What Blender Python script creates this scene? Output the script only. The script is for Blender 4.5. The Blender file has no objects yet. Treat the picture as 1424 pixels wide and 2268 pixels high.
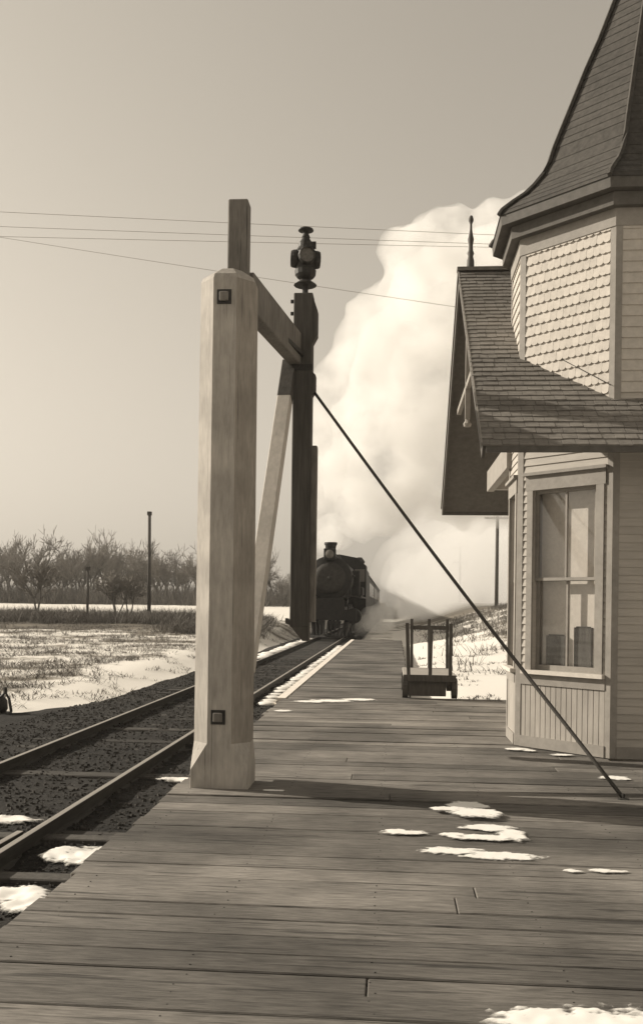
import bpy, bmesh, math, random
from mathutils import Vector, Matrix, noise as mnoise
random.seed(7)
R = math.radians
S = bpy.context.scene
COL = S.collection

# ------------------------------------------------------------------ camera
cam = bpy.data.cameras.new('camera')
cam_o = bpy.data.objects.new('camera', cam); COL.objects.link(cam_o)
cam.sensor_fit = 'VERTICAL'; cam.sensor_height = 22.68; cam.lens = 20.0
cam.shift_y = 0.0922; cam.clip_start = 0.05; cam.clip_end = 3000
cam_o.matrix_world = (Matrix.Translation((0, 0, 1.6)) @ Matrix.Rotation(R(4.46), 4, 'Z')
                      @ Matrix.Rotation(R(90), 4, 'X') @ Matrix.Rotation(R(0.75), 4, 'Z'))
S.camera = cam_o
# ------------------------------------------------------------------ sky, sun, exposure
SUN_EL, SUN_AHEAD = 27.0, 14.0           # low winter sun from the left, a little ahead of the camera
W = bpy.data.worlds.new('World'); S.world = W; W.use_nodes = True
nt = W.node_tree; bg = nt.nodes['Background']
sky = nt.nodes.new('ShaderNodeTexSky'); sky.sky_type = 'NISHITA'; sky.sun_disc = False
sky.sun_elevation = R(SUN_EL); sky.sun_rotation = R(-(90 - SUN_AHEAD))
sky.air_density = 2.2; sky.dust_density = 0.7; sky.ozone_density = 1.0
bw = nt.nodes.new('ShaderNodeVectorMath'); bw.operation = 'DOT_PRODUCT'; bw.inputs[1].default_value = (0.06, 0.40, 0.42)   # blue-sensitive plate
tint = nt.nodes.new('ShaderNodeVectorMath'); tint.operation = 'SCALE'
tint.inputs[0].default_value = (1.0, 0.895, 0.745)      # monochrome print with a sepia tone
nt.links.new(sky.outputs[0], bw.inputs[0]); nt.links.new(bw.outputs['Value'], tint.inputs['Scale'])
nt.links.new(tint.outputs[0], bg.inputs[0]); bg.inputs[1].default_value = 0.096
sun = bpy.data.lights.new('sun', 'SUN'); sun.energy = 4.0; sun.angle = R(0.6); sun.color = (1.0, 0.91, 0.775)
sun_o = bpy.data.objects.new('sun', sun); COL.objects.link(sun_o)
e_, a_ = R(SUN_EL), R(SUN_AHEAD)
sdir = Vector((-math.cos(e_) * math.cos(a_), math.cos(e_) * math.sin(a_), math.sin(e_)))
sun_o.rotation_euler = sdir.to_track_quat('Z', 'Y').to_euler(); sun_o.location = sdir * 60
S.view_settings.view_transform = 'Standard'; S.view_settings.look = 'None'
S.view_settings.exposure = 0.64; S.view_settings.gamma = 1.0
S.cycles.volume_bounces = 5; S.cycles.max_bounces = 12; S.cycles.transparent_max_bounces = 16
S.cycles.use_denoising = True

# ------------------------------------------------------------------ materials
def base_mat(name):
    m = bpy.data.materials.new(name); m.use_nodes = True
    return m, m.node_tree, m.node_tree.nodes['Principled BSDF']
def N(t, kind, **kw):
    n = t.nodes.new(kind)
    for k, v in kw.items(): setattr(n, k, v)
    return n
def ramp(t, fac, stops):
    r = N(t, 'ShaderNodeValToRGB'); el = r.color_ramp.elements
    while len(el) < len(stops): el.new(0.5)
    for e, (p, c) in zip(el, stops): e.position = p; e.color = (*c, 1)
    t.links.new(fac, r.inputs[0]); return r.outputs[0]
def tone(v, w=1.0):      # brown-grey of a sepia print
    return (v, v * (0.96 - 0.03 * w), v * (0.90 - 0.06 * w))
def coords(t, scale, obj_random=True, rot=(0, 0, 0)):
    g = N(t, 'ShaderNodeNewGeometry'); mp = N(t, 'ShaderNodeMapping')
    mp.inputs['Scale'].default_value = scale; mp.inputs['Rotation'].default_value = rot
    if obj_random:
        oi = N(t, 'ShaderNodeObjectInfo'); ml = N(t, 'ShaderNodeMath', operation='MULTIPLY'); ml.inputs[1].default_value = 37.0
        t.links.new(oi.outputs['Random'], ml.inputs[0]); ad = N(t, 'ShaderNodeVectorMath', operation='ADD')
        t.links.new(g.outputs['Position'], ad.inputs[0]); t.links.new(ml.outputs[0], ad.inputs[1]); src = ad.outputs[0]
    else: src = g.outputs['Position']
    t.links.new(src, mp.inputs['Vector']); return mp.outputs[0]
def noise_mat(name, lo, hi, scale=(8, 8, 8), rough=0.8, detail=6, bump=0.2, dist=0.01, rnd=0.0, w=1.0, blotch=None, metal=0.0, spread=(0.3, 0.7), crack=None):
    m, t, b = base_mat(name)
    v = coords(t, scale); n = N(t, 'ShaderNodeTexNoise'); n.inputs['Scale'].default_value = 1; n.inputs['Detail'].default_value = detail
    n.inputs['Roughness'].default_value = 0.65
    t.links.new(v, n.inputs['Vector'])
    c = ramp(t, n.outputs[0], [(spread[0], tone(lo, w)), (spread[1], tone(hi, w))])
    if blotch:       # large stains: (scale, dark factor)
        v2 = coords(t, (blotch[0],) * 3, False); n2 = N(t, 'ShaderNodeTexNoise'); n2.inputs['Scale'].default_value = 1; n2.inputs['Detail'].default_value = 4
        t.links.new(v2, n2.inputs['Vector']); f = ramp(t, n2.outputs[0], [(0.38, (blotch[1],) * 3), (0.62, (1, 1, 1))])
        mx = N(t, 'ShaderNodeMix', data_type='RGBA', blend_type='MULTIPLY'); mx.inputs[0].default_value = 1
        t.links.new(c, mx.inputs[6]); t.links.new(f, mx.inputs[7]); c = mx.outputs[2]
    if crack:        # weather checks along the grain: (scale xyz, threshold, dark factor)
        v3 = coords(t, crack[0]); n3 = N(t, 'ShaderNodeTexNoise'); n3.inputs['Scale'].default_value = 1; n3.inputs['Detail'].default_value = 5
        t.links.new(v3, n3.inputs['Vector']); f = ramp(t, n3.outputs[0], [(crack[1] - .03, (crack[2],) * 3), (crack[1] + .02, (1, 1, 1))])
        mx = N(t, 'ShaderNodeMix', data_type='RGBA', blend_type='MULTIPLY'); mx.inputs[0].default_value = 1
        t.links.new(c, mx.inputs[6]); t.links.new(f, mx.inputs[7]); c = mx.outputs[2]
    if rnd:
        oi = N(t, 'ShaderNodeObjectInfo'); mr = N(t, 'ShaderNodeMapRange'); mr.inputs['To Min'].default_value = 1 - rnd; mr.inputs['To Max'].default_value = 1 + rnd
        t.links.new(oi.outputs['Random'], mr.inputs[0]); sc = N(t, 'ShaderNodeVectorMath', operation='SCALE')
        t.links.new(c, sc.inputs[0]); t.links.new(mr.outputs[0], sc.inputs['Scale']); c = sc.outputs[0]
    t.links.new(c, b.inputs['Base Color']); b.inputs['Roughness'].default_value = rough; b.inputs['Metallic'].default_value = metal
    b.inputs['Specular IOR Level'].default_value = 0.25
    if bump:
        bp = N(t, 'ShaderNodeBump'); bp.inputs['Strength'].default_value = bump; bp.inputs['Distance'].default_value = dist
        t.links.new(n.outputs[0], bp.inputs['Height']); t.links.new(bp.outputs[0], b.inputs['Normal'])
    return m
M = {}
M['plank'] = noise_mat('weathered_plank', 0.12, 0.275, (7, 60, 60), 0.85, 10, 0.8, 0.008, 0.32, blotch=(0.75, 0.5), crack=((1.2, 26, 26), .385, .5))
M['post_paint'] = noise_mat('white_post_paint', 0.34, 0.50, (30, 30, 5), 0.75, 9, 0.4, 0.004, blotch=(2.6, 0.8), crack=((55, 55, 1.1), .33, .6))
M['post_shaded'] = noise_mat('shaded_post_paint', 0.25, 0.37, (30, 30, 5), 0.8, 9, 0.4, 0.004, blotch=(2.6, 0.8), crack=((55, 55, 1.1), .335, .6), w=1.8)  # darker, browner copy of the post paint: right-side shade put into the colour
M['beam_wood'] = noise_mat('weathered_beam', 0.14, 0.23, (34, 34, 5), 0.85, 9, 0.5, 0.006, blotch=(2.5, 0.75), crack=((40, 40, 1.5), .36, .5))
M['brace_paint'] = noise_mat('pale_brace_paint', 0.44, 0.58, (22, 22, 3), 0.75, 6, 0.2, 0.004, blotch=(3, 0.85))
M['stile_wood'] = noise_mat('dark_tarred_timber', 0.05, 0.10, (24, 24, 2), 0.8, 7, 0.4, 0.006)
M['iron'] = noise_mat('black_iron', 0.025, 0.05, (40, 40, 40), 0.55, 4, 0.2, 0.003, w=0.6)
M['lens'] = noise_mat('lamp_glass', 0.10, 0.16, (60, 60, 60), 0.12, 2, 0.0)
M['siding'] = noise_mat('station_siding_paint', 0.40, 0.49, (3, 3, 30), 0.65, 6, 0.15, 0.003, 0.06, blotch=(1.6, 0.88))
M['shingle_paint'] = noise_mat('painted_wall_shingle', 0.45, 0.56, (14, 14, 14), 0.7, 5, 0.2, 0.003, 0.07)
M['trim'] = noise_mat('station_trim_paint', 0.26, 0.33, (12, 12, 12), 0.6, 5, 0.12, 0.003, blotch=(2, 0.88))
M['wainscot'] = noise_mat('wainscot_paint', 0.33, 0.42, (16, 16, 3), 0.65, 6, 0.2, 0.003, 0.07, blotch=(2.2, 0.85))
M['trim_pale'] = noise_mat('pale_trim_paint', 0.52, 0.62, (12, 12, 12), 0.6, 5, 0.12, 0.003)
M['white'] = noise_mat('white_edge_paint', 0.66, 0.80, (12, 2, 12), 0.7, 5, 0.1, 0.003)
M['trim_dark'] = noise_mat('dark_sash_paint', 0.15, 0.21, (18, 18, 18), 0.5, 4, 0.1, 0.002)
M['barge'] = noise_mat('bargeboard_paint', 0.08, 0.12, (10, 10, 10), 0.65, 4, 0.15, 0.003)
M['roof'] = noise_mat('wood_roof_shingle', 0.15, 0.27, (9, 25, 25), 0.9, 7, 0.5, 0.008, 0.16, blotch=(1.4, 0.8))
M['tower_roof'] = noise_mat('tower_roof_shingle', 0.05, 0.095, (16, 16, 16), 0.9, 7, 0.5, 0.008, blotch=(1.2, 0.85))
M['soffit'] = noise_mat('dark_soffit', 0.09, 0.13, (10, 10, 10), 0.8, 4, 0.1, 0.003)
M['inside'] = noise_mat('room_wall', 0.20, 0.28, (6, 6, 6), 0.9, 3, 0.0)
M['shade_cloth'] = noise_mat('window_shade_cloth', 0.62, 0.72, (20, 20, 20), 0.9, 3, 0.05)
M['tie'] = noise_mat('old_tie', 0.025, 0.07, (3, 40, 40), 0.95, 7, 0.6, 0.01, 0.3)
M['rail_side'] = noise_mat('rusty_rail', 0.03, 0.06, (30, 4, 30), 0.75, 5, 0.3, 0.004)
M['rail_top'] = noise_mat('worn_rail_head', 0.24, 0.36, (60, 2, 60), 0.45, 3, 0.05, 0.002, metal=0.2)
M['cinder'] = noise_mat('cinder_ballast', 0.010, 0.040, (18, 18, 18), 0.95, 9, 1.0, 0.03, blotch=(0.8, 0.6))
M['stone'] = noise_mat('cinder_stone', 0.025, 0.075, (30, 30, 30), 0.95, 5, 0.5, 0.01)
M['loco'] = noise_mat('sooty_locomotive', 0.010, 0.026, (5, 5, 5), 0.6, 5, 0.2, 0.01, w=0.8)
M['loco_trim'] = noise_mat('dull_locomotive_steel', 0.022, 0.05, (8, 8, 8), 0.75, 4, 0.1)
M['car'] = noise_mat('dark_coach_paint', 0.014, 0.03, (4, 4, 4), 0.6, 4, 0.1)
M['car_roof'] = noise_mat('sooty_coach_roof', 0.014, 0.03, (3, 3, 3), 0.85, 4, 0.1)
M['cart'] = noise_mat('dark_cart_wood', 0.05, 0.10, (20, 20, 4), 0.85, 6, 0.4, 0.006)
M['deck'] = noise_mat('worn_cart_deck', 0.26, 0.36, (3, 30, 30), 0.85, 6, 0.3, 0.005)
M['bark'] = noise_mat('winter_bark', 0.10, 0.17, (6, 6, 2), 0.95, 5, 0.3, 0.02)
M['twig'] = noise_mat('winter_twig', 0.17, 0.27, (2, 2, 2), 0.95, 3, 0.0)
M['pole'] = noise_mat('pole_timber', 0.06, 0.11, (14, 14, 2), 0.9, 5, 0.3, 0.006)
M['weed'] = noise_mat('dry_weed', 0.10, 0.24, (1.5, 1.5, 1.5), 0.95, 4, 0.0)
M['brush'] = noise_mat('dark_brush', 0.11, 0.20, (1, 1, 1), 0.95, 4, 0.0)
M['wire'] = noise_mat('wire_iron', 0.30, 0.36, (5, 5, 5), 0.6, 2, 0.0)
M['rope'] = noise_mat('guy_cable', 0.05, 0.08, (60, 60, 60), 0.8, 3, 0.3, 0.003)

def snow_mat():
    m, t, b = base_mat('snow'); v = coords(t, (7, 7, 7), False)
    n = N(t, 'ShaderNodeTexNoise'); n.inputs['Scale'].default_value = 1; n.inputs['Detail'].default_value = 8; t.links.new(v, n.inputs['Vector'])
    t.links.new(ramp(t, n.outputs[0], [(0.25, (0.60, 0.575, 0.53)), (0.55, (0.80, 0.78, 0.74))]), b.inputs['Base Color'])
    b.inputs['Roughness'].default_value = 0.85; b.inputs['Specular IOR Level'].default_value = 0.2
    bp = N(t, 'ShaderNodeBump'); bp.inputs['Strength'].default_value = 0.5; bp.inputs['Distance'].default_value = 0.02
    t.links.new(n.outputs[0], bp.inputs['Height']); t.links.new(bp.outputs[0], b.inputs['Normal']); return m
M['snow'] = snow_mat()
def thin_snow_mat():
    m, t, b = base_mat('thin_snow'); out = [n for n in t.nodes if n.type == 'OUTPUT_MATERIAL'][0]
    v = coords(t, (22, 40, 22), False); n = N(t, 'ShaderNodeTexNoise'); n.inputs['Scale'].default_value = 1; n.inputs['Detail'].default_value = 7; n.inputs['Roughness'].default_value = .7; t.links.new(v, n.inputs['Vector'])
    vc = N(t, 'ShaderNodeVertexColor', layer_name='thick'); ad = N(t, 'ShaderNodeMath', operation='MULTIPLY_ADD'); ad.inputs[1].default_value = 1.3
    t.links.new(vc.outputs[0], ad.inputs[0]); t.links.new(n.outputs[0], ad.inputs[2])
    mr = N(t, 'ShaderNodeMapRange'); mr.inputs['From Min'].default_value = .55; mr.inputs['From Max'].default_value = 1.15; t.links.new(ad.outputs[0], mr.inputs[0])
    t.links.new(ramp(t, ad.outputs[0], [(.6, (.5, .48, .44)), (1.0, (.80, .78, .74))]), b.inputs['Base Color']); b.inputs['Roughness'].default_value = .8
    tr = N(t, 'ShaderNodeBsdfTransparent'); mx = N(t, 'ShaderNodeMixShader'); t.links.new(mr.outputs[0], mx.inputs[0]); t.links.new(tr.outputs[0], mx.inputs[1]); t.links.new(b.outputs[0], mx.inputs[2])
    t.links.new(mx.outputs[0], out.inputs['Surface']); return m
M['thin_snow'] = thin_snow_mat()
def ground_mat():
    m, t, b = base_mat('snowy_field'); v = coords(t, (0.33, 0.33, 0.33), False)
    n = N(t, 'ShaderNodeTexNoise'); n.inputs['Scale'].default_value = 1; n.inputs['Detail'].default_value = 9; n.inputs['Roughness'].default_value = 0.7
    t.links.new(v, n.inputs['Vector'])
    vc = N(t, 'ShaderNodeVertexColor', layer_name='cover')
    ad = N(t, 'ShaderNodeMath', operation='ADD'); t.links.new(n.outputs[0], ad.inputs[0]); t.links.new(vc.outputs[0], ad.inputs[1])
    c = ramp(t, ad.outputs[0], [(0.46, (0.74, 0.71, 0.66)), (0.56, (0.20, 0.18, 0.15)), (0.85, (0.09, 0.08, 0.065))])
    t.links.new(c, b.inputs['Base Color']); b.inputs['Roughness'].default_value = 0.95; b.inputs['Specular IOR Level'].default_value = 0.1
    bp = N(t, 'ShaderNodeBump'); bp.inputs['Strength'].default_value = 0.6; bp.inputs['Distance'].default_value = 0.05
    t.links.new(n.outputs[0], bp.inputs['Height']); t.links.new(bp.outputs[0], b.inputs['Normal']); return m
M['ground'] = ground_mat()
def glass_mat():
    m, t, b = base_mat('window_glass'); t.nodes.remove(b)
    out = [n for n in t.nodes if n.type == 'OUTPUT_MATERIAL'][0]
    tr = N(t, 'ShaderNodeBsdfTransparent'); tr.inputs[0].default_value = (0.97, 0.97, 0.97, 1)
    gl = N(t, 'ShaderNodeBsdfGlossy'); gl.inputs['Roughness'].default_value = 0.03
    lw = N(t, 'ShaderNodeLayerWeight'); pw = N(t, 'ShaderNodeMath', operation='POWER'); pw.inputs[1].default_value = 5.0; t.links.new(lw.outputs['Facing'], pw.inputs[0])
    fr = N(t, 'ShaderNodeMath', operation='MULTIPLY_ADD'); fr.inputs[1].default_value = .94; fr.inputs[2].default_value = .05; t.links.new(pw.outputs[0], fr.inputs[0])
    mx = N(t, 'ShaderNodeMixShader'); t.links.new(fr.outputs[0], mx.inputs[0]); t.links.new(tr.outputs[0], mx.inputs[1]); t.links.new(gl.outputs[0], mx.inputs[2])
    t.links.new(mx.outputs[0], out.inputs['Surface']); return m
M['glass'] = glass_mat()
def steam_mat(name, dens, aniso=0.25, nsc=.4):
    m, t, b = base_mat(name); t.nodes.remove(b)
    out = [n for n in t.nodes if n.type == 'OUTPUT_MATERIAL'][0]
    pv = N(t, 'ShaderNodeVolumePrincipled'); pv.inputs['Color'].default_value = (0.985, 0.98, 0.97, 1)
    pv.inputs['Density'].default_value = dens; pv.inputs['Anisotropy'].default_value = aniso
    v = coords(t, (nsc,) * 3, False); n = N(t, 'ShaderNodeTexNoise'); n.inputs['Scale'].default_value = 1; n.inputs['Detail'].default_value = 5; n.inputs['Roughness'].default_value = .6
    t.links.new(v, n.inputs['Vector']); mr = N(t, 'ShaderNodeMapRange'); mr.inputs['From Min'].default_value = .38; mr.inputs['From Max'].default_value = .62
    mr.inputs['To Min'].default_value = dens * .08; mr.inputs['To Max'].default_value = dens * 1.7; t.links.new(n.outputs[0], mr.inputs[0]); t.links.new(mr.outputs[0], pv.inputs['Density'])
    t.links.new(pv.outputs[0], out.inputs['Volume']); return m

# ------------------------------------------------------------------ mesh helpers
class MB:
    def __init__(s): s.v = []; s.f = []; s.mi = []
    def add(s, vs, fs, mi=0):
        o = len(s.v); s.v += [tuple(p) for p in vs]
        for f in fs: s.f.append([i + o for i in f]); s.mi.append(mi)
        return s
    def box(s, x0, x1, y0, y1, z0, z1, mi=0):
        return s.hexa([(x0, y0), (x1, y0), (x1, y1), (x0, y1)], z0, z1, mi)
    def hexa(s, q, z0, z1, mi=0):       # prism over a ccw polygon
        n = len(q); vs = [(x, y, z0) for x, y in q] + [(x, y, z1) for x, y in q]
        fs = [list(range(n))[::-1], list(range(n, 2 * n))] + [[i, (i + 1) % n, n + (i + 1) % n, n + i] for i in range(n)]
        return s.add(vs, fs, mi)
    def prism(s, poly, axis, a0, a1, mi=0):   # poly in the plane normal to axis ('x': (y,z); 'y': (x,z))
        n = len(poly)
        mk = (lambda p, a: (a, p[0], p[1])) if axis == 'x' else (lambda p, a: (p[0], a, p[1]))
        vs = [mk(p, a0) for p in poly] + [mk(p, a1) for p in poly]
        fs = [list(range(n))[::-1], list(range(n, 2 * n))] + [[i, (i + 1) % n, n + (i + 1) % n, n + i] for i in range(n)]
        return s.add(vs, fs, mi)
    def beam(s, p0, p1, w, h, up=(0, 0, 1), mi=0):
        p0, p1 = Vector(p0), Vector(p1); d = (p1 - p0).normalized(); u = Vector(up)
        r = d.cross(u).normalized(); u = r.cross(d).normalized(); vs = []
        for p in (p0, p1):
            for a, b in ((-1, -1), (1, -1), (1, 1), (-1, 1)): vs.append(p + r * (a * w / 2) + u * (b * h / 2))
        return s.add(vs, [[3, 2, 1, 0], [4, 5, 6, 7], [0, 1, 5, 4], [1, 2, 6, 5], [2, 3, 7, 6], [3, 0, 4, 7]], mi)
    def tube(s, pts, rad, n=6, mi=0, cap=True):
        pts = [Vector(p) for p in pts]; rad = rad if isinstance(rad, (list, tuple)) else [rad] * len(pts); vs = []
        for i, p in enumerate(pts):
            d = (pts[min(i + 1, len(pts) - 1)] - pts[max(i - 1, 0)]).normalized()
            a = Vector((0, 0, 1)) if abs(d.z) < 0.9 else Vector((1, 0, 0))
            u = d.cross(a).normalized(); w = d.cross(u)
            for k in range(n):
                t = 2 * math.pi * k / n; vs.append(p + (u * math.cos(t) + w * math.sin(t)) * rad[i])
        fs = []
        for i in range(len(pts) - 1):
            for k in range(n):
                a, b = i * n + k, i * n + (k + 1) % n; fs.append([a, b, b + n, a + n])
        if cap: fs += [list(range(n))[::-1], [(len(pts) - 1) * n + k for k in range(n)]]
        return s.add(vs, fs, mi)
    def lathe(s, prof, c, n=16, mi=0, axis='z'):
        vs = []; c = Vector(c)
        for r, z in prof:
            for k in range(n):
                t = 2 * math.pi * k / n
                if axis == 'z': vs.append(c + Vector((r * math.cos(t), r * math.sin(t), z)))
                elif axis == 'y': vs.append(c + Vector((r * math.cos(t), z, r * math.sin(t))))
                else: vs.append(c + Vector((z, r * math.cos(t), r * math.sin(t))))
        fs = []
        for i in range(len(prof) - 1):
            for k in range(n):
                a, b = i * n + k, i * n + (k + 1) % n; fs.append([a, b, b + n, a + n])
        fs += [list(range(n))[::-1], [(len(prof) - 1) * n + k for k in range(n)]]
        return s.add(vs, fs, mi)
    def mesh(s, name, mats, smooth=False, bevel=0.0):
        me = bpy.data.meshes.new(name); me.from_pydata(s.v, [], s.f)
        for m in (mats if isinstance(mats, (list, tuple)) else [mats]): me.materials.append(m)
        me.polygons.foreach_set('material_index', s.mi)
        bm = bmesh.new(); bm.from_mesh(me); bmesh.ops.recalc_face_normals(bm, faces=bm.faces)
        if bevel: bmesh.ops.bevel(bm, geom=[e for e in bm.edges], offset=bevel, segments=1, affect='EDGES', clamp_overlap=True)
        bm.to_mesh(me); bm.free()
        if smooth: me.polygons.foreach_set('use_smooth', [True] * len(me.polygons))
        return me
    def build(s, name, mats, parent=None, smooth=False, bevel=0.0, local=False):
        return link(name, s.mesh(name, mats, smooth, bevel), parent, local)
def link(name, me, parent=None, local=False):
    o = bpy.data.objects.new(name, me); COL.objects.link(o)
    if parent is not None:
        o.parent = parent
        if not local:                      # vertices given in world metres
            off = Vector(parent.location); q = parent.parent
            while q is not None: off += Vector(q.location); q = q.parent
            o.location = -off
    return o
def tag(o, label=None, cat=None, group=None, kind=None):
    if label: o['label'] = label
    if cat: o['category'] = cat
    if group: o['group'] = group
    if kind: o['kind'] = kind
    return o
def thing(name, label, cat, loc=(0, 0, 0), group=None):
    o = bpy.data.objects.new(name, None); COL.objects.link(o); o.location = loc; o.empty_display_size = 0.2
    return tag(o, label, cat, group)
def copy_thing(src, loc, rz=0.0, sc=1.0, label=None):
    r = src.copy(); COL.objects.link(r); r.location = loc; r.rotation_euler = (0, 0, rz); r.scale = (sc,) * 3
    if label: r['label'] = label
    for ch in src.children:
        c = ch.copy(); COL.objects.link(c); c.parent = r
        for g in ch.children:
            d = g.copy(); COL.objects.link(d); d.parent = c
    return r
def sm(t): t = max(0.0, min(1.0, t)); return t * t * (3 - 2 * t)
def nz(x, y, s, k=0.0): return mnoise.noise(Vector((x * s, y * s, k)))

# ------------------------------------------------------------------ ground
def gh(x, y):
    z = -0.30
    if x < -5.0:
        rise = min(max(0.0, y - 16) * 0.0168, 1.72) + max(0, y - 150) * 0.006
        z += sm((-5.0 - x) / 1.8) * (0.16 + rise)
    if x > 0.4:
        z += sm((x - 0.4) / 8.5) * (sm((y - 20) / 34) * 1.95 + max(0, y - 80) * 0.012) + sm((x - .3) / 1.2) * sm((y - 15.6) / 2) * 0.14
    z += sm((abs(x + 2) - 4) / 4) * (0.09 * nz(x, y, 0.35) + 0.05 * nz(x, y, 1.1, 3)) * sm((y - 8) / 12 + 0.2)
    return z
def lines(spec):
    out = []
    for a, b, n in spec: out += [a + (b - a) * i / n for i in range(n)]
    return out + [spec[-1][1]]
xs = lines([(-420, -120, 12), (-120, -40, 24), (-40, -4, 90), (-4, 1, 10), (1, 20, 50), (20, 90, 24), (90, 420, 14)])
ys = lines([(-12, 4, 8), (4, 60, 140), (60, 160, 60), (160, 420, 30), (420, 900, 10)])
mb = MB(); nx = len(xs)
mb.v = [(x, y, gh(x, y)) for y in ys for x in xs]
mb.f = [[j * nx + i, j * nx + i + 1, (j + 1) * nx + i + 1, (j + 1) * nx + i] for j in range(len(ys) - 1) for i in range(nx - 1)]
mb.mi = [0] * len(mb.f)
me = mb.mesh('ground', M['ground'], True)
att = me.color_attributes.new('cover', 'FLOAT_COLOR', 'POINT')
def cover(x, y):            # share of bare earth and dead grass added to the snow
    c = -0.06
    if x < -5:
        c = -0.17 + 0.15 * sm((-6.3 - x) / 1.2 + 0.5 * nz(x, y, 0.6)) * sm((62 - y) / 14)
        if 40 < y < 64: c += 0.28 * sm((y - 40) / 8) * sm((66 - y) / 6) * (1 if x < -9 else 0.5)
        c -= 0.25 * sm((y - 66) / 6)
        if y > 112: c += 0.5 * sm((y - 112) / 8)
    elif x > 0.3:
        c = -0.24 + 0.27 * sm((y - 26) / 14) * sm((x - 1.2) / 4) + 0.30 * sm((y - 62) / 20)
    return c
dat = []
for v in me.vertices:
    c = cover(v.co.x, v.co.y); dat += [c, c, c, 1]
att.data.foreach_set('color', dat)
ground = link('ground', me); tag(ground, 'snow covered field with bare brown patches', kind='structure')

# cinder track bed
mb = MB(); bx = [-6.9 + 0.14 * i for i in range(39)]; by = [1.0 + 0.16 * i for i in range(170)] + [28.5 + 2.5 * i for i in range(150)]
def bedz(x, y):
    edge = -4.85 + 0.16 * nz(0, y, 0.33, 9) + 0.12 * nz(0, y, 1.6, 4) - 1.0 * sm((15.8 - y) / 2.6)
    z = -0.118 + 0.022 * nz(x, y, 2.2) + 0.016 * nz(x, y, 7, 2)
    return z - 0.5 * sm((edge - x) / 1.5)
n_ = len(bx)
mb.v = [(x, y, bedz(x, y)) for y in by for x in bx]
mb.f = [[j * n_ + i, j * n_ + i + 1, (j + 1) * n_ + i + 1, (j + 1) * n_ + i] for j in range(len(by) - 1) for i in range(n_ - 1)]
mb.mi = [0] * len(mb.f)
tag(mb.build('track_bed', M['cinder'], None, True), 'dark cinder bed under the railway track', kind='structure')
mb = MB()
for i in range(22000):
    y = 3.0 + 26 * random.random() ** 1.7; x = random.uniform(-5.3, -1.7)
    r = random.uniform(0.008, 0.024); z = bedz(x, y)
    a = random.random() * 6.28
    p = [(x + r * math.cos(a + k * 2.1) * random.uniform(.7, 1.2), y + r * math.sin(a + k * 2.1) * random.uniform(.7, 1.2), z - 0.005) for k in range(3)]
    q = [(x + (px - x) * .6, y + (py - y) * .6, z + r * random.uniform(.5, .9)) for px, py, _ in p]
    mb.add(p + q, [[3, 4, 5], [0, 1, 4, 3], [1, 2, 5, 4], [2, 0, 3, 5]])
tag(mb.build('ballast_stones', M['stone']), 'loose dark cinders between the ties', kind='stuff')

# ------------------------------------------------------------------ railway track
RL, RR = -3.87, -2.49; TC = (RL + RR) / 2
track = thing('railway_track', 'single line railway track running past the platform towards the train', 'railway track', (TC, 4, 0))
def rail(x, y0, y1, name='rail', x1=None, par=track):
    prof = [(-.055, -.13), (.055, -.13), (.055, -.12), (.010, -.105), (.010, -.04), (.025, -.031), (.025, -.002), (.021, 0), (-.021, 0), (-.025, -.002), (-.025, -.031), (-.010, -.04), (-.010, -.105), (-.055, -.12)]
    x1 = x if x1 is None else x1; m_ = MB(); n = len(prof)
    m_.v = [(x + a, y0, z) for a, z in prof] + [(x1 + a, y1, z) for a, z in prof]
    for i in range(n):
        m_.f.append([i, (i + 1) % n, n + (i + 1) % n, n + i]); m_.mi.append(1 if 6 <= i <= 8 else 0)
    m_.f += [list(range(n))[::-1], list(range(n, 2 * n))]; m_.mi += [0, 0]
    return m_.build(name, [M['rail_side'], M['rail_top']], par)
rail(RL, 1.0, 380); rail(RR, 1.0, 380)
rail(-2.69, 2.2, 6.15, 'guard_rail', -2.575)
tm = [MB().box(-1.28, 1.28, -.11, .11, -.15, .01).mesh('tie', M['tie'], bevel=0.012) for _ in range(1)]
yy = 3.2; k = 0
while yy < 47:
    t = bpy.data.objects.new('tie', tm[0]); COL.objects.link(t); t.parent = track
    t.location = (random.uniform(-.06, .06), yy - 4, -.125 + random.uniform(-.012, .012)); t.rotation_euler.z = random.uniform(-.02, .02)
    t.scale = (random.uniform(.97, 1.05) * (1.18 if abs(yy - 5.75) < .3 or abs(yy - 6.3) < .3 else 1), random.uniform(.9, 1.1), 1)
    yy += 0.56 + random.uniform(-.03, .03); k += 1
for yc in (5.42, 6.36): MB().box(-4.7, -1.87, yc - .07, yc + .07, -.2, -.085).build('crossing_timber', M['cart'], track, bevel=.008)
mb = MB()
while yy < 200: mb.box(TC - 1.25, TC + 1.25, yy - .1, yy + .1, -.3, -.11); yy += .58
tag(mb.build('far_ties', M['tie'], track), kind='stuff')

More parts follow.
